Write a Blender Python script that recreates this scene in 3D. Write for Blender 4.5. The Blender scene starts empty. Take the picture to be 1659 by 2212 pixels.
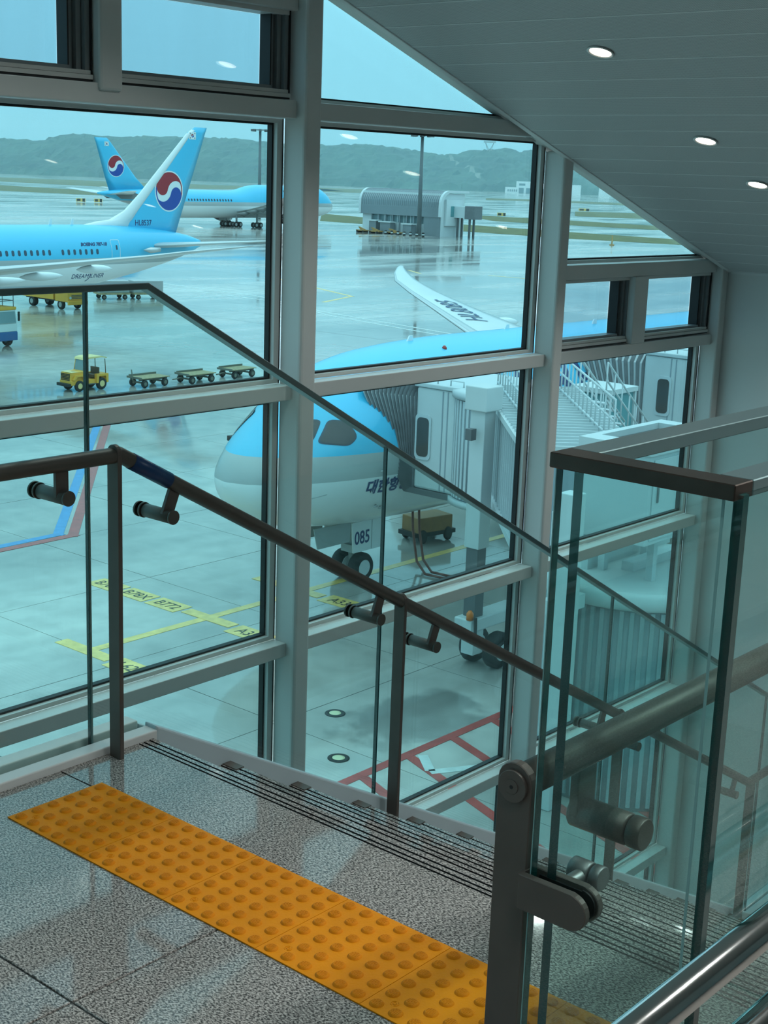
import bpy, bmesh, math, random
from mathutils import Vector, Matrix
from mathutils.bvhtree import BVHTree

sc = bpy.context.scene
COL = sc.collection
R = math.radians
random.seed(7)

# ------------------------------------------------------------------ camera
# world: X along the window wall (to the right and away), Y towards the window, Z up, landing floor at Z = 0
CAM = Vector((-1.92229, -2.85511, 1.61779))
YAW, PITCH, ROLL, FPX = 0.86558513, 0.23229691, 0.03624511, 3060.8
fwd = Vector((math.cos(PITCH)*math.sin(YAW), math.cos(PITCH)*math.cos(YAW), -math.sin(PITCH)))
rgt = fwd.cross(Vector((0, 0, 1))).normalized()
upv = rgt.cross(fwd)
r2 = math.cos(ROLL)*rgt + math.sin(ROLL)*upv
u2 = -math.sin(ROLL)*rgt + math.cos(ROLL)*upv
cd = bpy.data.cameras.new('camera')
cam = bpy.data.objects.new('camera', cd)
COL.objects.link(cam)
m3 = Matrix((r2, u2, -fwd)).transposed()
cam.matrix_world = Matrix.Translation(CAM) @ m3.to_4x4()
cd.sensor_fit = 'VERTICAL'
cd.sensor_height = 36.0
cd.lens = 36.0*FPX/2212.0
cd.clip_start = 0.05
cd.clip_end = 6000
sc.camera = cam

# ------------------------------------------------------------------ sky and exposure
w = bpy.data.worlds.new('overcast_sky')
sc.world = w
w.use_nodes = True
bg = w.node_tree.nodes['Background']
# standard overcast sky: luminance (1 + 2 sin(elevation)) / 3 of the zenith, the same all round
_nt = w.node_tree
_tc = _nt.nodes.new('ShaderNodeTexCoord'); _sx = _nt.nodes.new('ShaderNodeSeparateXYZ')
_nt.links.new(_tc.outputs['Generated'], _sx.inputs[0])
_mx = _nt.nodes.new('ShaderNodeMath'); _mx.operation = 'MAXIMUM'; _mx.inputs[1].default_value = 0.0
_nt.links.new(_sx.outputs['Z'], _mx.inputs[0])
_ma = _nt.nodes.new('ShaderNodeMath'); _ma.operation = 'MULTIPLY_ADD'; _ma.inputs[1].default_value = 2.0; _ma.inputs[2].default_value = 1.0
_nt.links.new(_mx.outputs[0], _ma.inputs[0])
_nt.links.new(_ma.outputs[0], bg.inputs['Strength'])
_mr = _nt.nodes.new('ShaderNodeMix'); _mr.data_type = 'RGBA'
_nt.links.new(_mx.outputs[0], _mr.inputs[0])
_mr.inputs[6].default_value = (0.372, 0.720, 0.880, 1)      # bluish rain haze low down
_mr.inputs[7].default_value = (0.600, 0.740, 0.780, 1)      # whiter cloud overhead
_nt.links.new(_mr.outputs[2], bg.inputs['Color'])
vs = sc.view_settings
vs.view_transform = 'Standard'
vs.look = 'None'
vs.exposure = 0.0
vs.gamma = 1.0
vs.use_curve_mapping = False
sc.cycles.transparent_max_bounces = 24
sc.cycles.max_bounces = 5
sc.cycles.volume_bounces = 1
sc.cycles.diffuse_bounces = 3
sc.cycles.glossy_bounces = 3
sc.cycles.use_light_tree = False
sc.cycles.sample_clamp_indirect = 4.0
sc.cycles.caustics_reflective = False
sc.cycles.caustics_refractive = False

ZG = 1.61779 - 13.2            # apron level

# ------------------------------------------------------------------ materials
MATS = {}
def newmat(name):
    m = bpy.data.materials.new(name)
    m.use_nodes = True
    nt = m.node_tree
    return m, nt, nt.nodes['Principled BSDF'], nt.nodes['Material Output']
def N(nt, t, **kw):
    n = nt.nodes.new(t)
    for k, v in kw.items():
        if k in n.inputs: n.inputs[k].default_value = v
        else: setattr(n, k, v)
    return n
def L(nt, a, b): nt.links.new(a, b)
def c4(c): return (c[0], c[1], c[2], 1)
def ramp(nt, fac, stops, interp='LINEAR'):
    r = N(nt, 'ShaderNodeValToRGB')
    r.color_ramp.interpolation = interp
    els = r.color_ramp.elements
    while len(els) < len(stops): els.new(0.5)
    for e, (p, c) in zip(els, stops):
        e.position = p; e.color = c4(c)
    if fac is not None: L(nt, fac, r.inputs['Fac'])
    return r
def coords(nt, kind='Object'):
    return N(nt, 'ShaderNodeTexCoord').outputs[kind]
def P(name, col, rough=0.5, metal=0.0, spec=0.5, var=0.0, vscale=3.0, bump=0.0, bscale=30.0, coat=0.0):
    """plain painted / metal surface with a little procedural wear"""
    m, nt, b, o = newmat(name)
    b.inputs['Base Color'].default_value = c4(col)
    b.inputs['Roughness'].default_value = rough
    b.inputs['Metallic'].default_value = metal
    b.inputs['Specular IOR Level'].default_value = spec
    b.inputs['Coat Weight'].default_value = coat
    if var > 0:
        nz = N(nt, 'ShaderNodeTexNoise', Scale=vscale, Detail=4.0)
        L(nt, coords(nt), nz.inputs['Vector'])
        lo = [c*(1-var) for c in col]; hi = [min(1, c*(1+var*.6)) for c in col]
        r = ramp(nt, nz.outputs['Fac'], [(.3, lo), (.7, hi)])
        L(nt, r.outputs['Color'], b.inputs['Base Color'])
    if bump > 0:
        nb = N(nt, 'ShaderNodeTexNoise', Scale=bscale, Detail=3.0)
        L(nt, coords(nt), nb.inputs['Vector'])
        bp = N(nt, 'ShaderNodeBump', Strength=bump, Distance=0.01)
        L(nt, nb.outputs['Fac'], bp.inputs['Height'])
        L(nt, bp.outputs['Normal'], b.inputs['Normal'])
    MATS[name] = m
    return m

def glass(name, tint, refl=1.0, haze=0.0):
    """one face of a clear pane: tinted transmission plus mirror reflection by Schlick's law"""
    m, nt, b, o = newmat(name)
    nt.nodes.remove(b)
    lw = N(nt, 'ShaderNodeLayerWeight', Blend=0.5)
    p5 = N(nt, 'ShaderNodeMath', operation='POWER'); p5.inputs[1].default_value = 5
    L(nt, lw.outputs['Facing'], p5.inputs[0])
    ma = N(nt, 'ShaderNodeMath', operation='MULTIPLY_ADD')
    L(nt, p5.outputs[0], ma.inputs[0]); ma.inputs[1].default_value = 0.9*refl; ma.inputs[2].default_value = 0.035*refl
    t = N(nt, 'ShaderNodeBsdfTransparent', Color=c4(tint))
    g = N(nt, 'ShaderNodeBsdfGlossy', Roughness=0.0, Color=(.95, .98, 1, 1))
    mx = N(nt, 'ShaderNodeMixShader')
    L(nt, ma.outputs[0], mx.inputs[0]); L(nt, t.outputs[0], mx.inputs[1]); L(nt, g.outputs[0], mx.inputs[2])
    last = mx
    if haze > 0:      # thin film of dust on the pane
        d = N(nt, 'ShaderNodeBsdfDiffuse', Color=(.75, .8, .8, 1))
        nz = N(nt, 'ShaderNodeTexNoise', Scale=2.2, Detail=5.0)
        mp = N(nt, 'ShaderNodeMapping'); mp.inputs['Scale'].default_value = (3, 3, .35)
        L(nt, coords(nt), mp.inputs['Vector']); L(nt, mp.outputs[0], nz.inputs['Vector'])
        mr = N(nt, 'ShaderNodeMapRange'); mr.inputs[1].default_value = .35; mr.inputs[2].default_value = .75
        mr.inputs[3].default_value = haze*.3; mr.inputs[4].default_value = haze
        L(nt, nz.outputs['Fac'], mr.inputs[0])
        m2 = N(nt, 'ShaderNodeMixShader')
        L(nt, mr.outputs[0], m2.inputs[0]); L(nt, mx.outputs[0], m2.inputs[1]); L(nt, d.outputs[0], m2.inputs[2])
        last = m2
    L(nt, last.outputs[0], o.inputs['Surface'])
    MATS[name] = m
    return m

# interior
P('white_frame', (.62, .63, .61), .38, var=.04, vscale=2)
P('sash_grey', (.20, .22, .23), .4)
P('gasket', (.012, .013, .014), .6)
P('white_wall', (.66, .67, .65), .6, var=.04, vscale=.7, bump=.03, bscale=180)
P('white_trim', (.68, .69, .68), .45)
P('stringer_white', (.50, .60, .64), .35, var=.05)
P('bronze_rail', (.105, .096, .084), .45, .45, var=.1, vscale=8)
P('bronze_post', (.125, .104, .092), .48, .4, var=.12, vscale=10)
P('steel_satin', (.22, .23, .23), .45, .8)
P('steel_cap', (.17, .25, .26), .34, .6)  # bright teal reflection of the surroundings put into the cap colour
P('cap_brown_darkened', (.085, .062, .052), .32, .8, var=.25, vscale=9)  # brown end piece, colour darkened for the dark surroundings it mirrors
P('chrome', (.62, .60, .58), .13, 1.0)
P('sleeve_blue', (.006, .045, .16), .35)
P('print_white', (.7, .75, .75), .5)
P('rubber', (.018, .018, .018), .7)
P('groove_shade', (.016, .016, .016), .7)  # near-black puts the shade inside the stair grooves into the colour
P('red_mark', (.35, .02, .02), .5)
P('tactile', (.70, .235, .002), .60, 0, .12, var=.10, vscale=9, bump=.15, bscale=160)
P('tactile_dome', (.64, .21, .002), .6, 0, .15, bump=.2, bscale=300)
P('lamp_trim', (.75, .75, .73), .4)
P('glass_edge', (.004, .050, .048), .12, spec=.8)
P('glass_edge_glint', (.22, .40, .39), .2)  # pale tint paints in the bright reflection on glass edges
P('grout', (.030, .034, .034), .7)
P('hall_floor_low', (.35, .36, .36), .3)
glass('window_glass', (.800, .963, .975), 1.0, haze=.018)
glass('balustrade_glass', (.880, .958, .945), .9)

def granite():
    m, nt, b, o = newmat('granite')
    co = N(nt, 'ShaderNodeNewGeometry').outputs['Position']
    mp = N(nt, 'ShaderNodeMapping'); L(nt, co, mp.inputs['Vector'])
    mp.inputs['Scale'].default_value = (1.25, .75, 1); mp.inputs['Rotation'].default_value = (0, 0, .5)
    n1 = N(nt, 'ShaderNodeTexNoise', Scale=205.0, Detail=2.0, Roughness=.55, Distortion=.35); L(nt, mp.outputs[0], n1.inputs['Vector'])
    r1 = ramp(nt, n1.outputs['Fac'], [(.36, (.055, .058, .058)), (.45, (.16, .165, .165)), (.53, (.35, .35, .34)), (.64, (.56, .555, .54))])
    n2 = N(nt, 'ShaderNodeTexNoise', Scale=3.0, Detail=2.0); L(nt, co, n2.inputs['Vector'])
    r2_ = ramp(nt, n2.outputs['Fac'], [(.3, (.86, .86, .86)), (.7, (1, 1, 1))])
    mx = N(nt, 'ShaderNodeMix', data_type='RGBA', blend_type='MULTIPLY'); mx.inputs[0].default_value = 1
    L(nt, r1.outputs[0], mx.inputs[6]); L(nt, r2_.outputs[0], mx.inputs[7])
    hs = N(nt, 'ShaderNodeMix', data_type='RGBA', blend_type='MULTIPLY'); hs.inputs[0].default_value = 1
    L(nt, mx.outputs[2], hs.inputs[6]); hs.inputs[7].default_value = (.98, .90, .86, 1)
    L(nt, hs.outputs[2], b.inputs['Base Color'])
    b.inputs['Roughness'].default_value = .055
    b.inputs['Specular IOR Level'].default_value = .34
    MATS['granite'] = m
granite()

def soffit_mat():
    m, nt, b, o = newmat('perforated_panel')
    co = coords(nt)
    mp = N(nt, 'ShaderNodeMapping'); L(nt, co, mp.inputs['Vector']); mp.inputs['Scale'].default_value = (140, 140, 140)
    vo = N(nt, 'ShaderNodeTexVoronoi', Scale=1.0, Randomness=0.0); L(nt, mp.outputs[0], vo.inputs['Vector'])
    r = ramp(nt, vo.outputs['Distance'], [(.26, (.16, .17, .17)), (.34, (.56, .58, .58))])
    L(nt, r.outputs[0], b.inputs['Base Color'])
    b.inputs['Roughness'].default_value = .55
    MATS['perforated_panel'] = m
soffit_mat()

def emit(name, col, s):
    m, nt, b, o = newmat(name)
    b.inputs['Base Color'].default_value = c4(col)
    b.inputs['Emission Color'].default_value = c4(col)
    b.inputs['Emission Strength'].default_value = s
    MATS[name] = m
emit('lamp_lens', (1, .84, .68), 9.0)

# ------------------------------------------------------------------ mesh builder
class MB:
    def __init__(s): s.v = []; s.f = []; s.m = []; s.sm = []
    def add(s, vs, fs, mat=0, smooth=False):
        o = len(s.v)
        s.v += [Vector(p) for p in vs]
        for f in fs:
            s.f.append([i+o for i in f]); s.m.append(mat); s.sm.append(smooth)
        return s
    def box(s, x0, x1, y0, y1, z0, z1, mat=0, M=None, mats=None):
        vs = [(x, y, z) for x in (x0, x1) for y in (y0, y1) for z in (z0, z1)]
        if M is not None: vs = [M @ Vector(p) for p in vs]
        fs = [(0, 1, 3, 2), (4, 6, 7, 5), (0, 4, 5, 1), (2, 3, 7, 6), (0, 2, 6, 4), (1, 5, 7, 3)]  # -x +x -y +y -z +z
        o = len(s.v)
        s.v += [Vector(p) for p in vs]
        for k, f in enumerate(fs):
            s.f.append([i+o for i in f]); s.m.append(mats[k] if mats else mat); s.sm.append(False)
        return s
    def prism(s, poly, d, axis='y', at=0.0, mat=0, smooth=False, capmat=None):
        """poly of 2D points extruded by d along axis from 'at'. axis y: (x,z); x: (y,z); z: (x,y)"""
        def p3(p, t):
            if axis == 'y': return (p[0], t, p[1])
            if axis == 'x': return (t, p[0], p[1])
            return (p[0], p[1], t)
        n = len(poly)
        vs = [p3(p, at) for p in poly] + [p3(p, at+d) for p in poly]
        o = len(s.v); s.v += [Vector(p) for p in vs]
        cm = mat if capmat is None else capmat
        s.f.append([o+i for i in range(n)]); s.m.append(cm); s.sm.append(False)
        s.f.append([o+n+i for i in reversed(range(n))]); s.m.append(cm); s.sm.append(False)
        for i in range(n):
            j = (i+1) % n
            s.f.append([o+i, o+n+i, o+n+j, o+j]); s.m.append(mat); s.sm.append(smooth)
        return s
    def tube(s, pts, r, n=12, mat=0, caps=True, radii=None):
        pts = [Vector(p) for p in pts]
        rings = []
        up0 = None
        for i, p in enumerate(pts):
            if i == 0: t = pts[1]-pts[0]
            elif i == len(pts)-1: t = pts[-1]-pts[-2]
            else: t = (pts[i+1]-p).normalized() + (p-pts[i-1]).normalized()
            t.normalize()
            if up0 is None:
                up0 = Vector((0, 0, 1)) if abs(t.z) < .9 else Vector((1, 0, 0))
            a = t.cross(up0).normalized(); b = a.cross(t).normalized()
            up0 = b
            k = 1.0
            if 0 < i < len(pts)-1:
                c = max(.3, (pts[i+1]-p).normalized().dot(t)); k = 1/c
            rr = radii[i] if radii else r
            rings.append([p + rr*(math.cos(2*math.pi*j/n)*a + math.sin(2*math.pi*j/n)*b*(1)) for j in range(n)])
        s.loft(rings, mat, caps, True)
        return s
    def loft(s, rings, mat=0, caps=True, smooth=True, closed=True):
        n = len(rings[0]); o = len(s.v)
        for r in rings: s.v += [Vector(p) for p in r]
        for i in range(len(rings)-1):
            for j in range(n if closed else n-1):
                k = (j+1) % n
                s.f.append([o+i*n+j, o+i*n+k, o+(i+1)*n+k, o+(i+1)*n+j]); s.m.append(mat); s.sm.append(smooth)
        if caps:
            s.f.append([o+j for j in reversed(range(n))]); s.m.append(mat); s.sm.append(False)
            e = o+(len(rings)-1)*n
            s.f.append([e+j for j in range(n)]); s.m.append(mat); s.sm.append(False)
        return s
    def lathe(s, prof, n=24, mat=0, M=None, caps=True):
        """prof: (radius, z)"""
        rings = []
        for r, z in prof:
            ring = [Vector((r*math.cos(2*math.pi*j/n), r*math.sin(2*math.pi*j/n), z)) for j in range(n)]
            if M is not None: ring = [M @ p for p in ring]
            rings.append(ring)
        return s.loft(rings, mat, caps, True)
    def cyl(s, p0, p1, r, n=16, mat=0):
        p0 = Vector(p0); p1 = Vector(p1)
        d = p1-p0
        q = d.to_track_quat('Z', 'Y').to_matrix().to_4x4()
        M = Matrix.Translation(p0) @ q
        l = d.length
        b = min(r*.12, l*.1)
        o = len(s.v)
        s.lathe([(r-b, 0), (r, b), (r, l-b), (r-b, l)], n, mat, M)
        return s
    def mesh(s, name, mats, origin=None):
        me = bpy.data.meshes.new(name)
        vs = s.v if origin is None else [p-origin for p in s.v]
        me.from_pydata(vs, [], s.f)
        for m in (mats if isinstance(mats, (list, tuple)) else [mats]): me.materials.append(MATS[m] if isinstance(m, str) else m)
        me.polygons.foreach_set('material_index', s.m)
        me.polygons.foreach_set('use_smooth', s.sm)
        bm = bmesh.new(); bm.from_mesh(me); bmesh.ops.recalc_face_normals(bm, faces=bm.faces); bm.to_mesh(me); bm.free()
        me.update()
        return me
    def build(s, name, mats, parent=None, world=True, bevel=0.0, segs=2, autosmooth=True):
        o = Vector((0, 0, 0))
        if world and parent is not None: o = origin_of(parent)
        me = s.mesh(name, mats, o)
        return link(name, me, parent, bevel, segs)

def origin_of(p):
    o = Vector((0, 0, 0))
    while p is not None:
        o += p.location; p = p.parent
    return o
def link(name, me, parent=None, bevel=0.0, segs=2, loc=None):
    ob = bpy.data.objects.new(name, me)
    COL.objects.link(ob)
    if parent is not None: ob.parent = parent
    if loc is not None: ob.location = loc
    if bevel > 0:
        md = ob.modifiers.new('bevel', 'BEVEL'); md.width = bevel; md.segments = segs
        md.limit_method = 'ANGLE'; md.angle_limit = R(35)
    return ob
def thing(name, label=None, cat=None, loc=(0, 0, 0), rotz=0.0, group=None, kind=None):
    o = bpy.data.objects.new(name, None)
    COL.objects.link(o)
    o.location = loc; o.rotation_euler = (0, 0, rotz)
    o.empty_display_size = .2
    tag(o, label, cat, group, kind)
    return o
def tag(o, label=None, cat=None, group=None, kind=None):
    if label: o['label'] = label
    if cat: o['category'] = cat
    if group: o['group'] = group
    if kind: o['kind'] = kind
    return o
def copy_tree(o, parent=None):
    c = o.copy(); COL.objects.link(c); c.parent = parent
    for ch in list(o.children): copy_tree(ch, c)
    return c
# ================================================================== INTERIOR SETTING
# ------------------------------------------------------------------ floor: granite tiles on a slab
NOSE = 0.605           # X of the top stair nosing
Y_IN = 0.145           # inner edge of the white kerb
Y_NEAR = -1.90
fl = thing('floor', kind='structure')
MB().box(-9.5, NOSE-.012, -9.2, .30, -.30, -.004).build('slab', 'grout', fl)
MB().box(NOSE-.012, 9.0, -9.2, -2.02, -.30, -.012).build('slab', 'hall_floor_low', fl)
xj = [.270, -.388, -1.046, -1.704, -2.362, -3.02]
yj = [Y_IN, -.782, -1.709, -2.636, -3.563, -4.49]
def tile(x0, x1, y0, y1):
    MB().box(x0+.0026, x1-.0026, y0+.0026, y1-.0026, -.02, 0).build('floor_tile', 'granite', fl, bevel=.0012, segs=1)
for i in range(len(xj)-1):
    for j in range(len(yj)-1):
        tile(xj[i+1], xj[i], yj[j+1], yj[j])
tile(.270, .60, -9.2, Y_NEAR-.14)
tile(.60, 9.0, -9.2, -2.02)
tile(-9.5, -3.02, -9.2, Y_IN)
tile(-3.02, .270, -9.2, -4.49)

# ------------------------------------------------------------------ staircase
RISE, TREAD, NSTEP = .165, .305, 14
st = thing('staircase', 'grey speckled granite staircase descending beside the window wall', 'staircase', (NOSE, Y_NEAR, -2.31))
def step_profile(x0, x1, z, depth):
    """top edge runs x0..x1 at height z, with three anti-slip grooves behind the nosing at x1"""
    pts = [(x0, z-depth), (x0, z)]
    gm = []
    for g in (.060, .043, .022):
        xa = x1-g-.0035; xb = x1-g+.0035
        pts += [(xa, z), (xa, z-.006), (xb, z-.006), (xb, z)]
    pts += [(x1-.004, z), (x1, z-.004), (x1, z-depth)]
    return pts
def step(x0, x1, z, y0, y1, depth=.045):
    b = MB(); prof = step_profile(x0, x1, z, depth)
    b.prism(prof, y1-y0, 'y', y0)
    for k in range(len(b.f)):
        if k >= 2:
            i = (k-2)
            if 2 <= i < 14 and (i-2) % 4 in (0, 1, 2): b.m[k] = 1
    o = b.build('step', ['granite', 'groove_shade'], st)
    return o
step(.272, NOSE, 0.0, Y_NEAR-.12, Y_IN)
for k in range(1, NSTEP+1):
    xa = NOSE+(k-1)*TREAD
    x1 = xa+TREAD if k < NSTEP else 7.5
    o = step(xa-.02, x1 if k < NSTEP else 7.5, -k*RISE, Y_NEAR-.12, Y_IN)
    MB().box(xa-.03, xa-.012, Y_NEAR-.12, Y_IN, -k*RISE-.0, -(k-1)*RISE-.04).build('riser', 'granite', st)
    if k < NSTEP:
        MB().box(x1-.034, x1-.001, Y_IN-.062, Y_IN-.001, -k*RISE-.001, -k*RISE+.0025).build('nosing_plate', 'bronze_post', st)
# solid carriage under the flight
poly = [(NOSE-.03, -.30), (NOSE-.03, -.20)]
for k in range(1, NSTEP):
    poly += [(NOSE-.03+(k-1)*TREAD, -k*RISE-.045), (NOSE-.03+k*TREAD, -k*RISE-.045)]
poly += [(NOSE-.03+(NSTEP-1)*TREAD, -NSTEP*RISE-.045), (7.5, -NSTEP*RISE-.045), (7.5, -NSTEP*RISE-.3), (NOSE+(NSTEP-1)*TREAD, -NSTEP*RISE-.3)]
MB().prism(poly, Y_IN-Y_NEAR+.12, 'y', Y_NEAR-.12).build('carriage', 'hall_floor_low', st)
SL = -RISE/TREAD
def slope_z(x): return SL*(x-NOSE)
# white stringer that closes the stair edge under the glass
xe = NOSE+NSTEP*TREAD
sp = [(.615, .012), (.615, -.30), (xe, -NSTEP*RISE-.30), (7.5, -NSTEP*RISE-.3), (7.5, -NSTEP*RISE+.02), (xe-.28, -NSTEP*RISE+.02)]
sg = MB().prism([(.615, .035), (.615, -.35), (xe, slope_z(xe)-.35), (7.5, slope_z(xe)-.35), (7.5, slope_z(xe)+.04), (xe, slope_z(xe)+.035)], .055, 'y', Y_IN+.002)
sg.build('stringer', 'stringer_white', st, bevel=.006)
MB().prism([(.615, .018), (.615, -.30), (xe, slope_z(xe)-.35), (7.5, slope_z(xe)-.35), (7.5, slope_z(xe)+.02), (xe, slope_z(xe)+.018)], .04, 'y', Y_IN+.082).build('stringer', 'stringer_white', st, bevel=.004)
# low white kerb along the landing
kb = thing('trim_1', kind='structure')
MB().box(-9.0, .617, Y_IN, Y_IN+.052, -.01, .022).build('kerb', 'white_trim', kb, bevel=.004)
MB().box(-9.0, .61, Y_IN+.080, Y_IN+.135, -.20, .030).build('kerb', 'white_trim', kb, bevel=.004)
MB().box(-9.0, .61, Y_IN+.052, Y_IN+.080, -.20, .004).build('channel', 'gasket', kb)

# ------------------------------------------------------------------ walls, hall ceiling (mostly behind the camera)
XW = 7.53
def wall(name, *a):
    o = MB().box(*a).build(name, 'white_wall'); tag(o, kind='structure'); return o
wall('wall_right', XW, XW+.3, -9.2, 2.02, -5.2, 6.0)
wall('wall_back', -9.5, XW, -9.5, -9.2, -5.2, 6.0)
wall('wall_left', -9.8, -9.5, -9.5, 2.3, -5.2, 6.0)
lf = MB().box(-9.5, XW, -9.2, 2.2, -5.4, -5.2).build('floor_lower', 'hall_floor_low'); tag(lf, kind='structure')

# ------------------------------------------------------------------ sloping soffit of perforated metal panels
SK, SX0, SZ0 = -.3327, 3.339, 2.432
def soff(x): return SZ0+SK*(x-SX0)
ce = thing('ceiling', kind='structure')
PW = .2145
ang = math.atan(-SK)
plen = PW/math.cos(ang)
YA, YB = -9.2, 1.985
me = MB().box(.003, plen-.003, YA, YB, 0, .012).mesh('ceiling_panel', 'perforated_panel')
bar = MB().box(-.004, .004, YA, YB, -.0015, .010).mesh('joint_bar', 'white_trim')
x = 3.634+PW*18
k = 0
while x > -3.6:
    o = link('ceiling_panel', me, ce, loc=(x, 0, soff(x))); o.rotation_euler = (0, ang, 0)
    if x < XW:
        o = link('joint_bar', bar, ce, loc=(x, 0, soff(x))); o.rotation_euler = (0, ang, 0)
    x -= PW
XF = x+PW
MB().box(-9.5, XF, YA, 2.3, soff(XF), soff(XF)+.1).build('flat_ceiling', 'white_wall', ce)
# backing above the panels keeps the daylight out
MB().prism([(XF, soff(XF)+.05), (XW+.3, soff(XW+.3)+.05), (XW+.3, soff(XW+.3)+.12), (XF, soff(XF)+.12)], YB-YA+.2, 'y', YA).build('backing', 'white_wall', ce)
tr = thing('trim_2', kind='structure')
th = .032
MB().prism([(XF, soff(XF)-.006), (XW, soff(XW)-.006), (XW, soff(XW)+.05), (XF, soff(XF)+.05)], .045, 'y', YB-.003).build('edge_trim', 'white_trim', tr, bevel=.004)
MB().prism([(XF, soff(XF)+.05), (XW, soff(XW)+.05), (XW, soff(XW)+.30), (XF, soff(XF)+.30)], .03, 'y', YB+.012).build('fascia', 'white_trim', tr)
MB().box(XW-.02, XW, -9.2, YB, soff(XW)-.012, soff(XW)+.02).build('wall_trim', 'white_trim', tr)

# ------------------------------------------------------------------ recessed downlights
LX = [1.14, 2.25, 2.86, 3.969, 5.044, 5.688, 6.78, 7.36]
NRM = Vector((math.sin(ang), 0, math.cos(ang)))       # up-normal of soffit
def downlight(x, y, label, power=38.0):
    z = soff(x)
    t = thing('downlight', label, 'downlight', (x, y, z-.002), 0, 'downlights in the sloping ceiling')
    t.rotation_euler = (0, ang, 0)
    MB().lathe([(.052, 0.002), (.064, -.001), (.066, -.005), (.058, -.007), (.052, -.002)], 28, 0, None, False).build('trim_ring', 'lamp_trim', t, world=False)
    MB().lathe([(.053, .001), (.053, -.0015)], 28).build('lens', 'lamp_lens', t, world=False)
    ld = bpy.data.lights.new('downlight_lamp', 'SPOT'); ld.energy = power; ld.color = (.93, 1.0, .98); ld.spot_size = R(120); ld.spot_blend = .7; ld.shadow_soft_size = .05
    lo = bpy.data.objects.new('downlight_lamp', ld); COL.objects.link(lo); lo.parent = t; lo.location = (0, 0, -.012)
    return t
names = {3.969: 'bright round downlight highest in the sloping ceiling', 5.044: 'bright round downlight second highest in the sloping ceiling', 5.688: 'bright round downlight at the right edge of the sloping ceiling'}
ORD = ['first', 'second', 'third', 'fourth', 'fifth', 'sixth', 'seventh', 'eighth', 'ninth', 'tenth']
for k, x in enumerate(LX[::-1]):
    lab = names.get(x)
    downlight(x, .935, lab or 'recessed downlight in the window-side ceiling row, %s from the white end wall' % ORD[k])
for k, x in enumerate((7.36, 6.78, 5.688, 3.969, 2.86, 1.14, 0.3, -1.5, -3.0)):  # lamps over the landing are added out of view to brighten the hall
    downlight(x, -3.1, 'out-of-view recessed downlight in the ceiling row away from windows, %s from the end wall' % ORD[k], 190.0)

# ------------------------------------------------------------------ window wall
YF, YT, YS, YGL = 2.0, 2.06, 2.15, 2.205      # mullion front, transom front, frame strip, glass
LEV = [(-3.535, -3.46), (-2.185, -2.11), (-.835, -.76), (.515, .590), (1.872, 1.955), (3.22, 3.30)]
MX = [(-5.74, -5.625), (-3.53, -3.415), (-1.322, -1.207), (.890, 1.005), (3.104, 3.219), (5.325, 5.425)]
ZB, ZT = -5.2, 5.0
def mullion(par, x0, x1, ztop):
    MB().box(x0, x1, YF, YS, ZB, ztop).build('mullion', 'white_frame', par, bevel=.018, segs=3)
def transom(par, x0, x1, z0, z1, cov=.012):
    MB().box(x0, x1, YT, YS, z0, z1).build('transom', 'white_frame', par, bevel=.004)
def pane(par, x0, x1, z0, z1, mat='window_glass', frame=True, fw=.035):
    """glazing pocket: white bead, black gasket, glass"""
    if frame:
        b = MB()
        for (a, c, d, e) in ((x0, x0+fw, z0, z1), (x1-fw, x1, z0, z1), (x0+fw, x1-fw, z0, z0+fw*.6), (x0+fw, x1-fw, z1-fw*.6, z1)):
            b.box(a, c, YS+.004, YS+.045, d, e)
        b.build('bead', 'white_frame', par)
        g = MB(); gw = .010
        xa, xb, za, zb = x0+fw, x1-fw, z0+fw*.6, z1-fw*.6
        for (a, c, d, e) in ((xa, xa+gw, za, zb), (xb-gw, xb, za, zb), (xa+gw, xb-gw, za, za+gw), (xa+gw, xb-gw, zb-gw, zb)):
            g.box(a, c, YS+.030, YS+.062, d, e)
        g.build('gasket', 'gasket', par)
        # dark shadow gap between bead and mullion
        s_ = MB()
        for (a, c, d, e) in ((x0-.004, x0, z0, z1), (x1, x1+.004, z0, z1)):
            s_.box(a, c, YS, YS+.06, d, e)
        s_.build('gap', 'gasket', par)
        x0, x1, z0, z1 = xa, xb, za, zb
    MB().box(x0, x1, YGL, YGL+.012, z0, z1).build('pane', mat, par)
def sash(par, x0, x1, z0, z1, dark_right=True):
    """top-hung sash: grey aluminium frame round its own pane, bright sill rail below"""
    b = MB()
    b.box(x0, x1, YT+.025, YS+.05, z0, z0+.018)
    b.box(x0, x1, YT+.035, YS+.05, z0+.020, z0+.036)
    b.box(x0, x1, YT+.035, YS+.05, z1-.02, z1)
    b.box(x0, x0+.018, YT+.035, YS+.05, z0+.036, z1-.02)
    b.build('sash_frame', 'white_frame', par)
    g = MB()
    for k in range(3):
        g.box(x1-.030-.028*k, x1-.006-.028*k, YT+.04+.022*k, YS+.05, z0+.036, z1-.02)
    g.box(x0+.018, x1-.09, YT+.06, YS+.05, z0+.036, z0+.052)
    g.box(x0+.018, x0+.035, YT+.06, YS+.05, z0+.052, z1-.02)
    g.build('sash_profile', 'sash_grey', par)
    d = MB()
    d.box(x1-.006, x1, YT+.03, YS+.05, z0+.02, z1); d.box(x1-.096, x1-.088, YT+.07, YS+.05, z0+.052, z1-.02)
    d.box(x0, x1, YT+.03, YS+.04, z0-.008, z0)
    d.build('seal', 'gasket', par)
    MB().box(x0+.035, x1-.094, YGL, YGL+.012, z0+.05, z1-.02).build('pane', 'sash_glass', par)
glass('sash_glass', (.70, .86, .90), 1.0, haze=.06)
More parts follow.
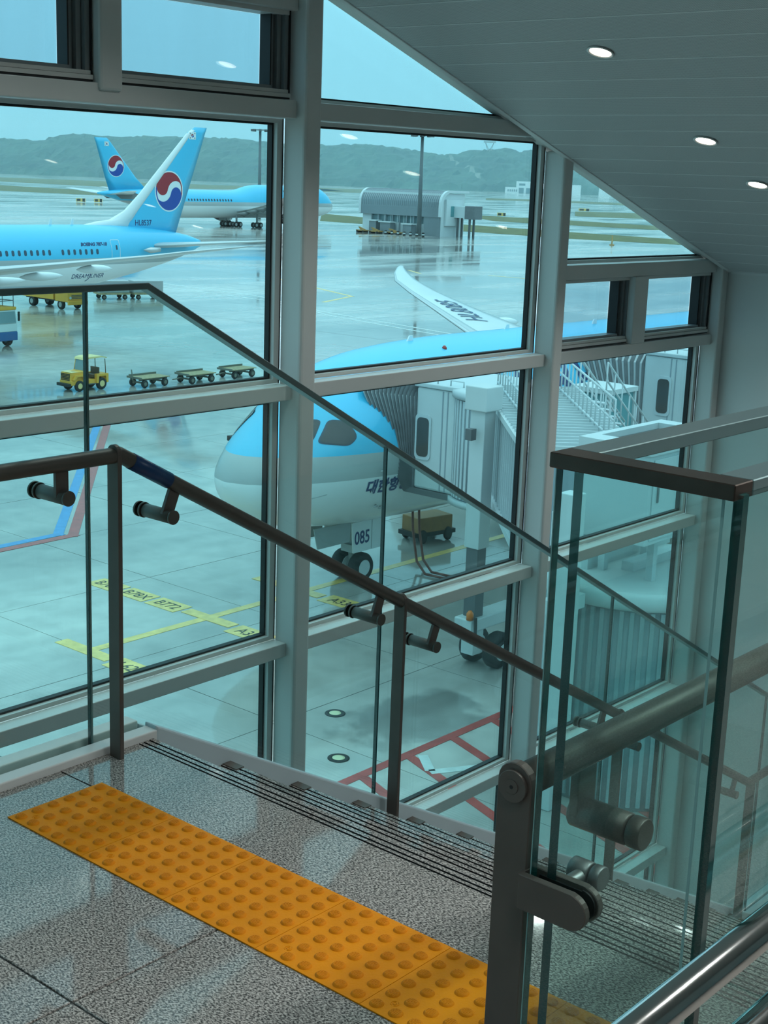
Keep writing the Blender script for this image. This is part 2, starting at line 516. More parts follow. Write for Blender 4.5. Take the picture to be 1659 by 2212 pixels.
edges = [(-9.5, -5.74), (-5.625, -3.53), (-3.415, -1.322), (-1.207, .890), (1.005, 3.104), (3.219, 5.325), (5.425, XW-.09)]
for n, (x0, x1) in enumerate(edges):
    wn = thing('window_%d' % (n+1), kind='structure')
    right = MX[n] if n < len(MX) else None
    if right:
        mullion(wn, right[0], right[1], min(ZT, soff(right[0])+.03 if right[0] > 3 else ZT))
    else:
        MB().box(XW-.09, XW, YF+.01, YS, ZB, soff(XW)+.05).build('mullion', 'white_frame', wn, bevel=.012)
    top_levels = LEV
    last = n == len(edges)-1
    for (z0, z1) in LEV:
        if last and z0 > .6: continue
        if n == 5 and z0 > 2: continue
        transom(wn, x0, x1, z0, z1)
    zs = [ZB]+[v for lv in LEV for v in lv]+[ZT]
    rows = [(zs[2*i], zs[2*i+1]) for i in range(len(LEV)+1)]
    for (z0, z1) in rows:
        if last:
            if z0 > 1.0: continue
            if z0 > .55:
                transom(wn, x0, x1, 1.035, 1.125)
                xm = (x0+x1)/2+.0
                MB().box(6.315, 6.485, YT-.01, YS, .590, 1.035).build('sash_post', 'white_frame', wn, bevel=.006)
                sash(wn, x0+.02, 6.335, .605, 1.03); sash(wn, 6.465, x1-.01, .605, 1.03)
                pane(wn, x0, x1, 1.125, 1.9); continue
        if n in (3, 4) and 1.9 < z0 < 2.2:
            # top-hung sashes in a row above the eye-level pane
            xm = (x0+x1)/2
            if n == 4: xa, xb = 1.925, 2.045
            else: xa, xb = xm-.06, xm+.06
            MB().box(xa, xb, YT-.015, YS, z0-.03, z1).build('sash_post', 'white_frame', wn, bevel=.012)
            transom(wn, x0, x1, 2.36, 2.44)
            sash(wn, x0+.01, xa-.005, z0+.012, 2.36); sash(wn, xb-.0, x1-.02, z0+.012, 2.36)
            pane(wn, x0, x1, 2.44, z1); continue
        pane(wn, x0, x1, z0, z1)
# facade edge above and below the glazing
hd = MB().box(-9.8, XW+.3, 2.0, 2.4, 5.0, 6.0).build('wall_head', 'white_wall'); tag(hd, kind='structure')

# ================================================================== BALUSTRADES AND HANDRAILS
def gpanel(par, b):
    return b.build('glass_panel', ['balustrade_glass', 'glass_edge', 'glass_edge_glint'], par)
def flat_panel_y(par, poly, y, t=.012, capfaces=True):
    """vertical glass sheet in a plane of constant Y; poly of (x,z)"""
    b = MB(); b.prism(poly, t, 'y', y-t/2, mat=1, capmat=0); return gpanel(par, b)
# --- window-side balustrade
YG = .215
gb = thing('glass_balustrade', 'clear glass balustrade with slim grey cap along stair beside the windows', 'balustrade', (.6, YG, 0))
CAPT = 1.312
def capz(x): return CAPT+ -.5425*(x-.632) if x > .632 else CAPT
zb0 = .0
cuts = [-9.0, -7.2, -5.3, -3.4, -1.5, .428]
for a, c in zip(cuts[:-1], cuts[1:]):
    flat_panel_y(gb, [(a+.004, zb0), (c-.003, zb0), (c-.003, CAPT-.012), (a+.004, CAPT-.012)], YG)
MB().box(.4285, .4300, YG-.0062, YG+.0062, 0, CAPT-.02).build('edge_glint', 'glass_edge_glint', gb); MB().box(.4315, .4330, YG-.0062, YG+.0062, 0, CAPT-.02).build('edge_glint', 'glass_edge_glint', gb)  # pale strips stand in for the highlights along the glass joint
flat_panel_y(gb, [(.434, zb0), (.60, zb0), (1.678, slope_z(1.678)-.005), (1.678, capz(1.678)-.012), (.632, CAPT-.012), (.434, CAPT-.012)], YG)
for a, c in ((1.686, 3.235), (3.243, 4.90)):
    flat_panel_y(gb, [(a, slope_z(a)-.005), (c, max(slope_z(c), -2.30)), (c, capz(c)-.012), (a, capz(a)-.012)], YG)
ck = capz(4.90)
flat_panel_y(gb, [(4.908, -2.30), (7.45, -2.30), (7.45, ck-.012), (4.908, ck-.012)], YG)
cap = MB()
prof = [(-.021, -.019), (.021, -.019), (.021, 0), (-.021, 0)]
def sweep_xz(b, pts, prof, y, mat=0):
    rings = []
    for i, (x, z) in enumerate(pts):
        if i == 0: t = Vector((pts[1][0]-x, 0, pts[1][1]-z))
        elif i == len(pts)-1: t = Vector((x-pts[-2][0], 0, z-pts[-2][1]))
        else:
            t = (Vector((x-pts[i-1][0], 0, z-pts[i-1][1])).normalized()+Vector((pts[i+1][0]-x, 0, pts[i+1][1]-z)).normalized())
        t.normalize()
        up = Vector((-t.z, 0, t.x))
        k = 1/max(.5, up.z) if False else 1
        rings.append([Vector((x, y+p[0], z))+up*p[1] for p in prof])
    b.loft(rings, mat, True, False)
sweep_xz(cap, [(-9.0, CAPT), (.632, CAPT), (4.90, ck), (7.45, ck)], prof, YG)
cap.build('cap_rail', 'steel_cap', gb, bevel=.002, segs=1)

# --- window-side handrail
YR = .110
hr = thing('handrail', 'dark bronze tubular handrail following the stair beside the window glass', 'handrail', (.44, YR, 0))
RZ = .8665
def rz(x): return RZ-.5465*(x-.455) if x > .455 else RZ
XK = 4.56
MB().tube([(-9.0, YR, RZ), (.455, YR, RZ), (XK, YR, rz(XK)), (7.4, YR, rz(XK))], .0225, 20).build('rail', 'bronze_rail', hr)
def bar_post(par, x, y, ztop, zbot, wy=.047, tx=.014, mat='bronze_post'):
    r = wy/2
    poly = [(y-r, zbot), (y+r, zbot)]+[(y+r*math.cos(a), ztop-r+r*math.sin(a)) for a in [math.pi*i/10 for i in range(11)]]
    return MB().prism(poly, tx, 'x', x-tx/2).build('post', mat, par, bevel=.0012, segs=1)
for x in (-3.3, .440, 1.668, 3.20, XK+.03):
    zb = 0 if x < .6 else -RISE*min(NSTEP, math.floor((x-NOSE)/TREAD)+1)
    bar_post(hr, x, YR, rz(x)+.030, zb)
def bracket(par, x, y, z, slope, sgn, far):
    """flat arm hanging from the rail, then a round stand-off to the glass"""
    dz = .088
    off = -.03 if slope else 0
    p = thing_none = None
    b = MB()
    a = Vector((x, y, z-.015)); e = Vector((x-(.030 if slope else 0), y, z-dz))
    t = (e-a).normalized(); s_ = Vector((t.z, 0, -t.x))
    w2 = .020
    poly = [a+s_*w2, a-s_*w2, e-s_*w2, e+s_*w2]
    b.prism([(q.x, q.z) for q in poly], .012, 'y', y-.006)
    arm = b.build('bracket_arm', 'bronze_post', par, bevel=.001, segs=1)
    c = MB()
    c.cyl((e.x, y-sgn*.026, e.z), (e.x, far-sgn*.016, e.z), .0195, 20)
    c.cyl((e.x, y-sgn*.034, e.z), (e.x, y-sgn*.027, e.z), .0205, 20)
    c.cyl((e.x, far-sgn*.014, e.z), (e.x, far-sgn*.006, e.z), .0225, 20)
    c.cyl((e.x, far+sgn*.006, e.z), (e.x, far+sgn*.014, e.z), .0225, 20)
    c.build('standoff', 'bronze_rail', par)
for x, sl in ((-4.2, 0), (-1.8, 0), (.265, 0), (.650, 1), (1.56, 1), (1.87, 1), (3.06, 1), (3.36, 1), (4.40, 1), (5.2, 0)):
    bracket(hr, x, YR, rz(min(x, XK)), sl, 1, YG)
# blue guide sleeve on the rail just below the landing
d = Vector((1, 0, -.5465)).normalized()
p0 = Vector((.495, YR, rz(.495))); p1 = Vector((.628, YR, rz(.628)))
MB().tube([p0, p1], .0232, 24).build('guide_sleeve', 'sleeve_blue', hr)
# braille dots on the sleeve
bd = MB()
for i, (a, b_) in enumerate([(0, 0), (1, 0), (3, 1), (3, 0), (4, 1), (5, 0), (5, 1), (7, 0), (7, 1), (8, 1), (9, 0), (9, 1)]):
    q = p0.lerp(p1, .40+.035*a)
    nz = Vector((-d.z, 0, d.x)); side = Vector((0, -1, 0))
    th_ = R(52+9*b_)
    nn = side*math.cos(th_)+nz*math.sin(th_)
    Mx = Matrix.Translation(q+nn*.0231) @ nn.to_track_quat('Z', 'Y').to_matrix().to_4x4()
    bd.lathe([(.0011, 0), (.0008, .0006), (.0003, .0008)], 8, 0, Mx)
bd.build('braille', 'print_white', hr)

# --- near double balustrade round the stair opening
YL, YRR, XP = -1.958, -2.166, -.520
nb = thing('glass_balustrade', 'near U-shaped glass balustrade with flat bronze steel cap, at the right edge', 'balustrade', (XP, (YL+YRR)/2, 0))
ZC = 1.307
T = .013
# short end sheet across, and the two long sheets
b = MB(); b.prism([(YRR-.012, .0), (YL+.022, .0), (YL+.022, ZC-.012), (YRR-.012, ZC-.012)], T, 'x', XP-T/2, mat=1, capmat=0)
gpanel(nb, b)
b = MB(); b.box(XP-T/2, XP+T/2, YL+.0225, YL+.0240, 0, ZC-.012); b.build('edge_glint', 'glass_edge_glint', nb)
b = MB(); b.box(XP-T/2-.0012, XP-T/2-.0004, YRR+.009, YRR+.0125, 0, ZC-.012); b.build('edge_glint', 'glass_edge_glint', nb)  # thin pale strip on the sheet face, a painted glint
for yy in (YL, YRR):
    flat_panel_y(nb, [(XP+T/2+.001, -.0), (.60, -.0), (.60, ZC-.012), (XP+T/2+.001, ZC-.012)], yy, T)
    flat_panel_y(nb, [(.606, -.3), (4.6, slope_z(4.6)-.3), (4.6, ZC+SL*(4.6-.63)-.012), (.63, ZC-.012), (.606, ZC-.012)], yy, T)
CW = .021
XC0, YC0, YC1 = XP-.016, YL+.028, YRR-.006
# cap: end piece and two long runs, each a slim rectangular profile
MB().box(XC0, XC0+.042, YC1, YC0, ZC-.0185, ZC).build('cap_rail', 'cap_brown_darkened', nb, bevel=.0012, segs=1)
for (ya, yb) in ((YC0-.042, YC0), (YC1, YC1+.042)):
    c_ = MB()
    rings = []
    for (x, z) in ((XC0+.0425, ZC), (.632, ZC), (4.6, ZC+SL*(4.6-.632))):
        rings.append([(x, ya, z-.0185), (x, yb, z-.0185), (x, yb, z), (x, ya, z)])
    c_.loft(rings, 0, True, False)
    c_.build('cap_rail', 'steel_cap', nb, bevel=.0012, segs=1)

# --- near handrail: post with disc, rail, stand-off, glass clamp
YH, XH = -1.900, -.517
nh = thing('handrail', 'near bronze handrail with flat bar post and glass clamp, at the top of the stair', 'handrail', (XH, YH, 0))
bar_post(nh, XH, YH, RZ+.031, 0, .052, .014)
MB().tube([(XH+.004, YH, RZ), (.30, YH, RZ), (.455, YH, RZ), (XK, YH, rz(XK)), (7.4, YH, rz(XK))], .0225, 28).build('rail', 'bronze_rail', nh)
dsc = MB()
for r_, x0_, x1_ in ((.0215, XH-.007, XH-.0125), (.0095, XH-.0125, XH-.0135)):
    dsc.cyl((x0_, YH, RZ), (x1_, YH, RZ), r_, 32)
dsc.build('end_disc', 'bronze_post', nh)
MB().cyl((XH-.0134, YH, RZ), (XH-.0141, YH, RZ), .0028, 6).build('socket_screw', 'gasket', nh)
dz = .092
MB().box(-.380, -.335, YH-.007, YH+.007, RZ-dz+.0, RZ-.015).build('bracket_arm', 'bronze_rail', nh, bevel=.002)
c_ = MB()
xs, zs_ = -.357, RZ-dz
c_.cyl((xs, YH+.012, zs_), (xs, YL-.020, zs_), .0225, 28)
c_.cyl((xs, YL-.0225, zs_), (xs, YL-.044, zs_), .0225, 28)
c_.build('standoff', 'bronze_rail', nh)
bracket(nh, .40, YH, RZ, 0, -1, YL)
# clamp: two rounded plates that grip the end sheet
zc_ = .735
pl = [(YH-.026, zc_+.024), (YH-.026, zc_-.024), (YH-.105, zc_-.024)]+[(YH-.105-.024*math.sin(a), zc_-.024*math.cos(a)) for a in [math.pi*i/12 for i in range(13)]]+[(YH-.105, zc_+.024)]
for xo, nm in ((XP-T/2-.0145, 'clamp_plate'), (XP+T/2+.0035, 'clamp_plate')):
    MB().prism(pl, .011, 'x', xo).build(nm, 'bronze_post', nh, bevel=.0012, segs=1)
pl2 = [(YH-.040, zc_+.018), (YH-.040, zc_-.018), (YH-.105, zc_-.018)]+[(YH-.105-.020*math.sin(a), zc_-.020*math.cos(a)) for a in [math.pi*i/12 for i in range(13)]]+[(YH-.105, zc_+.018)]
for xo in (XP-T/2-.0033, XP+T/2+.0002):
    MB().prism(pl2, .003, 'x', xo).build('clamp_pad', 'gasket', nh)
MB().box(XP-T/2-.0140, XP+T/2+.0140, YH-.028, YH-.024, zc_-.023, zc_+.023).build('clamp_back', 'bronze_post', nh)
MB().box(XP-T/2-.0035, XP-T/2-.0005, YH-.042, YH-.034, zc_+.012, zc_+.0185).build('red_shim', 'red_mark', nh)
c_ = MB()
c_.cyl((XP+T/2+.015, YH-.075, zc_+.012), (XP+.075, YH-.075, zc_+.012), .011, 20)
c_.build('clamp_arm', 'steel_satin', nh)
c_ = MB()
c_.cyl((XP+.060, YH-.055, zc_+.014), (XP+.060, YH-.085, zc_+.014), .0165, 24)
c_.cyl((XP+.060, YH-.088, zc_+.014), (XP+.060, YH-.103, zc_+.014), .0165, 24)
c_.build('clamp_knuckle', 'steel_satin', nh)

# --- polished steel guard pipes closest to the camera
gp = thing('guard_rail', 'polished stainless steel double pipe guard rail in the bottom right corner', 'guard rail', (.4, -2.236, 0))
for z in (.785, .652):
    MB().tube([(-1.30, -2.236, z), (2.6, -2.236, z)], .0205, 32).build('pipe', 'chrome', gp)
for x in (-1.31, .95, 2.6):
    MB().tube([(x, -2.236, 0.0), (x, -2.236, .80)], .019, 20).build('post', 'chrome', gp)

# ------------------------------------------------------------------ yellow tactile tiles
prof = []
def tactile_mesh():
    return MB().box(.0008, .2992, -.2992, -.0008, .0005, .0035).mesh('base_plate', 'tactile')
tm = tactile_mesh()
dm = MB().lathe([(.0160, .003), (.0155, .0042), (.0128, .0078), (.0120, .0084)], 20, 0, None, False)
dm.lathe([(.0120, .0084), (.0118, .0085)], 20)
for (i_, j_) in [(a_, b_) for a_ in range(-2, 3) for b_ in range(-2, 3) if a_*a_+b_*b_ < 6]:
    dm.box(i_*.0042-.0014, i_*.0042+.0014, j_*.0042-.0014, j_*.0042+.0014, .0084, .0092)
dome = dm.mesh('dome', 'tactile_dome')
lg = MB()
for (r_, a0, a1) in ((.0085, .3, 2.9), (.0085, 3.5, 6.0), (.0040, 0, 6.28)):
    n_ = 14
    pts = [(r_*math.cos(a0+(a1-a0)*i/n_), r_*math.sin(a0+(a1-a0)*i/n_), .0038) for i in range(n_+1)]
    lg.tube(pts, .0008, 5)
logo = lg.mesh('embossed_mark', 'tactile')
order = ['first', 'second', 'third', 'fourth', 'fifth', 'sixth']
where = ['leftmost yellow tactile tile, nearest the window balustrade', 'second yellow tactile tile from the window balustrade', 'third yellow tactile tile from the window balustrade', 'fourth yellow tactile tile from the window balustrade', 'yellow tactile tile partly cut by the flat bar post', 'last yellow tactile tile, seen through the near glass']
for k in range(6):
    t = thing('tactile_tile', where[k], 'tactile tile', (0, -.3*k, 0), 0, 'yellow tactile tiles at the head of the stair')
    link('base_plate', tm, t)
    for i in range(6):
        for j in range(6):
            link('dome', dome, t, loc=(.025+.05*i, -.025-.05*j, 0))
    link('embossed_mark', logo, t, loc=(.05, -.052, 0))
# ================================================================== AIRFIELD OUTSIDE
EH = Vector((math.cos(YAW), -math.sin(YAW), 0))      # level direction across the view
NH = Vector((math.sin(YAW), math.cos(YAW), 0))       # level direction into the distance
def EN(e, n, h=0.0):
    p = CAM + EH*e + NH*n
    return Vector((p.x, p.y, ZG+h))

def wet_concrete(name, far=False):
    m, nt, b, o = newmat(name)
    co = N(nt, 'ShaderNodeNewGeometry').outputs['Position']
    def nz(scale, detail, sx=1, sy=1, dist=0, rot=0):
        mp = N(nt, 'ShaderNodeMapping'); L(nt, co, mp.inputs['Vector'])
        mp.inputs['Scale'].default_value = (sx, sy, 0.0); mp.inputs['Rotation'].default_value = (0, 0, rot)
        n = N(nt, 'ShaderNodeTexNoise', Scale=scale, Detail=detail, Distortion=dist); L(nt, mp.outputs[0], n.inputs['Vector']); return n.outputs['Fac']
    a = nz(.09, 6, 1, 1, .5)
    c = nz(.9, 5, 1, 1, .3)
    wet = nz(.06, 5, .35, 1.4, .8, .9)
    r1 = ramp(nt, a, [(.25, (.41, .38, .345)), (.5, (.55, .515, .47)), (.75, (.66, .62, .57))])
    r2_ = ramp(nt, c, [(.3, (.82, .82, .82)), (.7, (1.08, 1.08, 1.08))])
    r3 = ramp(nt, wet, [(.40, (.62, .63, .64)), (.58, (1, 1, 1))])
    m1 = N(nt, 'ShaderNodeMix', data_type='RGBA', blend_type='MULTIPLY'); m1.inputs[0].default_value = 1
    L(nt, r1.outputs[0], m1.inputs[6]); L(nt, r2_.outputs[0], m1.inputs[7])
    m2 = N(nt, 'ShaderNodeMix', data_type='RGBA', blend_type='MULTIPLY'); m2.inputs[0].default_value = 1
    L(nt, m1.outputs[2], m2.inputs[6]); L(nt, r3.outputs[0], m2.inputs[7])
    last = m2.outputs[2]
    if not far:     # old oil stain on the slabs nearest the terminal
        mp = N(nt, 'ShaderNodeMapping'); L(nt, co, mp.inputs['Vector']); mp.vector_type = 'POINT'
        mp.inputs['Location'].default_value = (-24.2*.42, -18.1*.62, 0); mp.inputs['Scale'].default_value = (.42, .62, 0)
        ln_ = N(nt, 'ShaderNodeVectorMath', operation='LENGTH'); L(nt, mp.outputs[0], ln_.inputs[0])
        ad = N(nt, 'ShaderNodeMath', operation='MULTIPLY_ADD'); L(nt, c, ad.inputs[0]); ad.inputs[1].default_value = 1.3; L(nt, ln_.outputs['Value'], ad.inputs[2])
        rs = ramp(nt, ad.outputs[0], [(.0, (.44, .45, .46)), (.86, (.60, .61, .62)), (1.0, (1, 1, 1))])
        sc2 = N(nt, 'ShaderNodeMath', operation='MULTIPLY'); sc2.inputs[1].default_value = .62; L(nt, ad.outputs[0], sc2.inputs[0]); L(nt, sc2.outputs[0], rs.inputs['Fac'])
        ms = N(nt, 'ShaderNodeMix', data_type='RGBA', blend_type='MULTIPLY'); ms.inputs[0].default_value = 1
        L(nt, last, ms.inputs[6]); L(nt, rs.outputs[0], ms.inputs[7]); last = ms.outputs[2]
    if far:     # slab joints too far off to tell apart singly
        mp = N(nt, 'ShaderNodeMapping'); L(nt, co, mp.inputs['Vector']); mp.inputs['Location'].default_value = (-27.5/6, -32.3/6, 0); mp.inputs['Scale'].default_value = (1/6, 1/6, 0)
        br = N(nt, 'ShaderNodeTexBrick'); L(nt, mp.outputs[0], br.inputs['Vector'])
        br.offset = 0; br.inputs['Scale'].default_value = 1; br.inputs['Brick Width'].default_value = 1; br.inputs['Row Height'].default_value = 1
        br.inputs['Mortar Size'].default_value = .012; br.inputs['Mortar Smooth'].default_value = .1
        br.inputs['Color1'].default_value = (1, 1, 1, 1); br.inputs['Color2'].default_value = (.92, .92, .92, 1); br.inputs['Mortar'].default_value = (.35, .35, .35, 1)
        m3_ = N(nt, 'ShaderNodeMix', data_type='RGBA', blend_type='MULTIPLY'); m3_.inputs[0].default_value = 1
        L(nt, last, m3_.inputs[6]); L(nt, br.outputs['Color'], m3_.inputs[7]); last = m3_.outputs[2]
    L(nt, last, b.inputs['Base Color'])
    rr = N(nt, 'ShaderNodeMapRange'); L(nt, wet, rr.inputs[0])
    rr.inputs[1].default_value = .36; rr.inputs[2].default_value = .66; rr.inputs[3].default_value = .035; rr.inputs[4].default_value = .22
    L(nt, rr.outputs[0], b.inputs['Roughness'])
    b.inputs['Specular IOR Level'].default_value = .5
    bp = N(nt, 'ShaderNodeBump', Strength=.05, Distance=.05)
    L(nt, nz(1.3, 4, .5, 1.6, .4, .9), bp.inputs['Height']); L(nt, bp.outputs[0], b.inputs['Normal'])
    MATS[name] = m
wet_concrete('concrete'); wet_concrete('concrete_far', True)
P('joint_dark', (.07, .07, .07), .5)
P('paint_yellow', (.85, .56, .16), .3, var=.22, vscale=4)
P('paint_white', (.62, .66, .64), .3, var=.2, vscale=3)
P('paint_red', (.45, .06, .05), .3, var=.2, vscale=3)
P('paint_blue', (.06, .25, .55), .3, var=.2, vscale=3)
P('paint_black', (.02, .02, .02), .4)
P('grass', (.13, .125, .04), .85, var=.3, vscale=.2)

ap = thing('apron', kind='structure', loc=(0, 0, ZG))
GX0, GX1, GY0, GY1, GS = 9.5, 87.5, 8.3, 110.3, 6.0
MB().box(GX0, GX1, GY0, GY1, ZG-.3, ZG-.05).build('bedding', 'joint_dark', ap)
sm_ = MB().box(.013, GS-.013, .013, GS-.013, -.06, 0).mesh('slab', 'concrete')
for i in range(13):
    for j in range(17):
        s_ = link('slab', sm_, ap, loc=(GX0+GS*i, GY0+GS*j, random.uniform(-.004, 0)))
b = MB()
for (x0, x1, y0, y1) in ((-1500, 3600, GY1, 3600), (-1500, 3600, 2.6, GY0), (-1500, GX0, GY0, GY1), (GX1, 3600, GY0, GY1), (7.9, 3600, -1500, 2.6)):
    b.box(x0, x1, y0, y1, ZG-.3, ZG)
b.build('outer_paving', 'concrete_far', ap)

# ---- text helper: outlines of the built-in font as a flat mesh
def text_mesh(body, size, shear=0.0, bold=0.0, sx=1.0, align='CENTER'):
    cu = bpy.data.curves.new('lettering', 'FONT')
    cu.body = body; cu.size = size; cu.shear = shear; cu.align_x = align; cu.offset = bold; cu.resolution_u = 3
    ob = bpy.data.objects.new('lettering', cu); COL.objects.link(ob)
    dg = bpy.context.evaluated_depsgraph_get()
    me = bpy.data.meshes.new_from_object(ob.evaluated_get(dg))
    bpy.data.objects.remove(ob); bpy.data.curves.remove(cu)
    vs = [Vector((v.co.x*sx, v.co.y, 0)) for v in me.vertices]
    fs = [list(p.vertices) for p in me.polygons]
    bpy.data.meshes.remove(me)
    return vs, fs
def plate(name, vs, fs, M, mat, parent, thick=.003, world=True):
    """flat lettering or paint with a real, small thickness; M maps (x,y,0) to place, +z is outwards"""
    b = MB()
    top = [M @ Vector((p.x, p.y, thick)) for p in vs]
    b.add(top, fs)
    return b.build(name, mat, parent, world)
def ground_M(x, y, ang, z=.006):
    return Matrix.Translation((x, y, ZG+z)) @ Matrix.Rotation(ang, 4, 'Z')
def paint_line(pts, w, mat, z=.006, name='painted_line'):
    b = MB()
    for (p, q) in zip(pts[:-1], pts[1:]):
        p = Vector((p[0], p[1], 0)); q = Vector((q[0], q[1], 0))
        t = (q-p).normalized(); s_ = Vector((-t.y, t.x, 0))*w/2
        e = t*w*.5 if len(pts) > 2 else t*0
        z0 = Vector((0, 0, ZG+z)); zz = Vector((0, 0, ZG+.001))
        lo = [p-s_-e+zz, q-s_+e+zz, q+s_+e+zz, p+s_-e+zz]; hi = [v-zz+z0 for v in lo]
        b.add(lo+hi, [(0, 1, 2, 3), (4, 5, 6, 7), (0, 1, 5, 4), (1, 2, 6, 5), (2, 3, 7, 6), (3, 0, 4, 7)])
        z += .0006
    return b.build(name, mat, ap)
# nose-wheel lead-in line and stop marks
paint_line([(21.6, 27.72), (95, 27.72)], .32, 'paint_yellow')
def stop_box(x, y0, y1, txt, ytxt=None):
    paint_line([(x, y0), (x, y1)], .80, 'paint_yellow', .010, 'stop_mark')
    if txt:
        vs, fs = text_mesh(txt, .60, .0, .0, .80)
        plate('lettering', vs, fs, ground_M(x-.21, (y0+y1)/2, -math.pi/2, .012), 'paint_black', ap)
stop_box(25.92, 33.15, 31.80, 'B789'); stop_box(25.92, 31.66, 30.35, 'B78X'); stop_box(25.92, 30.20, 28.85, 'B772')
paint_line([(25.95, 28.70), (25.95, 26.60)], .45, 'paint_yellow', .012)
stop_box(25.80, 26.45, 24.95, 'A359')
stop_box(30.1, 26.75, 25.2, 'A330'); paint_line([(30.1, 29.9), (30.1, 26.9)], .45, 'paint_yellow', .012)
paint_line([(21.45, 28.95), (21.45, 26.72)], .45, 'paint_yellow', .012)
stop_box(21.40, 26.55, 25.1, 'IL62M')
# red and blue safety lines
paint_line([(12, 38.45), (28.67, 38.85), (48, 60.7)], .38, 'paint_blue', .007)
paint_line([(12, 38.05), (29.0, 38.40), (48.3, 60.3)], .38, 'paint_red', .009)
# red no-parking hatch near the terminal
paint_line([(18.2, 16.72), (40, 16.72)], .26, 'paint_red', .008)
for x in (18.9, 20.55, 22.2, 23.85, 25.5, 27.2, 28.9, 30.6):
    paint_line([(x, 16.6), (x-2.9, 8.4)], .26, 'paint_red', .010)
paint_line([(22.48, 16.45), (21.9, 15.75)], .24, 'paint_white', .012); paint_line([(21.85, 15.72), (23.8, 14.6)], .24, 'paint_white', .012)
# pale taxi guide lines farther out
for pts in ([(109.5, 130), (107.4, 109.3), (101, 94.1), (96.3, 73.5), (93, 40)], [(106.2, 130), (104.6, 104.6), (98.5, 90), (93.7, 70), (90.5, 40)]):
    paint_line(pts, .30, 'paint_white', .010)
for pts in ([(163, 119.5), (163.2, 111)], [(159.5, 131.5), (155.5, 126)], [(176, 118), (176.5, 108)], [(128, 127), (117.3, 104.5), (109, 101)]):
    paint_line(pts, .45, 'paint_yellow', .010)
# flush ground lights
for (x, y, lab) in ((22.96, 19.70, 'round flush ground light on the apron, farther of the pair beyond the stair'), (20.95, 17.73, 'round flush ground light on the apron, nearer of the pair beyond the stair')):
    t = thing('ground_light', lab, 'ground light', (x, y, ZG), 0, 'flush lights set in the apron')
    MB().lathe([(.26, .0), (.26, .012), (.15, .016), (.15, .0)], 28).build('ring', 'rubber', t, world=False)
    MB().lathe([(.15, .004), (.15, .020), (.09, .024)], 28).build('lens', 'paint_lens', t, world=False) if 'paint_lens' in MATS else MB().lathe([(.15, .004), (.15, .020), (.09, .024)], 28).build('lens', P('paint_lens', (.62, .58, .36), .3), t, world=False)
# grass strips between the taxiways
def strip(pts):
    b = MB(); b.prism([(p[0], p[1]) for p in pts], .05, 'z', ZG-.01); b.build('grass_strip', 'grass', ap)
strip([(362, 340), (350.8, 309.8), (335, 219), (329.8, 174.5), (322, 120), (296, 108), (303.2, 160.1), (295.4, 192.8), (297.3, 220.7), (304, 286)])
strip([(440, 345), (440.9, 288.5), (433, 238.7), (422, 160), (386, 140), (396, 218), (391.8, 256), (387.6, 284.5)])
strip([(588.5, 385.4), (629.6, 364), (600, 250), (500, 200), (522.7, 301.6), (504.6, 330.1)])
strip([(883, 660), (921, 644), (957.7, 571), (980, 400), (860, 380), (847, 505), (833, 582), (800, 598)])
strip([(640, 1250), (785, 1149), (844, 1060), (990, 930), (900, 820), (609, 767.5), (610.5, 893.4), (480, 1000)])
strip([(380, 830), (509, 745), (499, 619), (560, 560), (500, 500), (427, 530), (408, 597), (300, 680)])
strip([(764, 790), (1000, 1010), (1100, 960), (900, 750)])

# ------------------------------------------------------------------ wooded hills on the horizon
P('forest', (.030, .060, .034), .95, var=.45, vscale=.02)
P('bare_earth', (.15, .17, .14), .9, var=.2, vscale=.05)
ridge = [(-700, 300), (-300, 303), (0, 305), (80, 308), (150, 297), (250, 303), (330, 300), (450, 305), (590, 313), (690, 318), (770, 316), (860, 328), (930, 339), (962, 337), (990, 330), (1050, 328), (1100, 333), (1160, 324), (1240, 320), (1350, 326), (1500, 332), (1900, 330), (2600, 340)]
NR = 2000.0
def ridge_h(e):
    px = e/NR*3060+830
    for (a, b_) in zip(ridge[:-1], ridge[1:]):
        if a[0] <= px <= b_[0]:
            y = a[1]+(b_[1]-a[1])*(px-a[0])/(b_[0]-a[0]); return 13.2+((350.8+.0363*px)-y)/3060*NR
    return 50
rng = random.Random(3)
from mathutils import noise as mnoise
e0, e1, de = -980, 900, 6.0
ns = [1760+12*i for i in range(22)]+[2040+40*i for i in range(4)]
hv = []; ne = int((e1-e0)/de)+1
track = [(943, 339), (950, 352), (962, 356), (985, 365), (1003, 380)]
for j, n in enumerate(ns):
    for i in range(ne):
        e = e0+de*i
        s_ = min(1, max(0, (n-1760)/240)); s_ = s_*s_*(3-2*s_)
        base = ridge_h(e*NR/n if n < NR else e)*(.12+.88*s_) if j else 0
        h = base*(1+.10*mnoise.noise(Vector((e*.006, n*.012, 0)))*(1-s_*.7))
        if j: h += 3.2*mnoise.noise(Vector((e*.05, n*.06, 3)))+rng.uniform(-2.2, 3.4)
        hv.append(EN(e+rng.uniform(-2, 2), n+rng.uniform(-4, 4), max(-.2, h)))
fs = []; mt = []
for j in range(len(ns)-1):
    for i in range(ne-1):
        fs.append((j*ne+i, j*ne+i+1, (j+1)*ne+i+1, (j+1)*ne+i))
        c = (hv[fs[-1][0]]+hv[fs[-1][2]])/2
        d_ = c-CAM; n_ = d_.dot(NH); px = 829.5+3060*d_.dot(EH)/n_; py = 350.8+.0363*px-3060*(c.z-CAM.z)/n_
        on = 0
        for (a, b_) in zip(track[:-1], track[1:]):
            if a[1]-1 <= py <= b_[1]+1:
                xx = a[0]+(b_[0]-a[0])*(py-a[1])/(b_[1]-a[1])
                if abs(px-xx) < 4.0: on = 1
        mt.append(on)
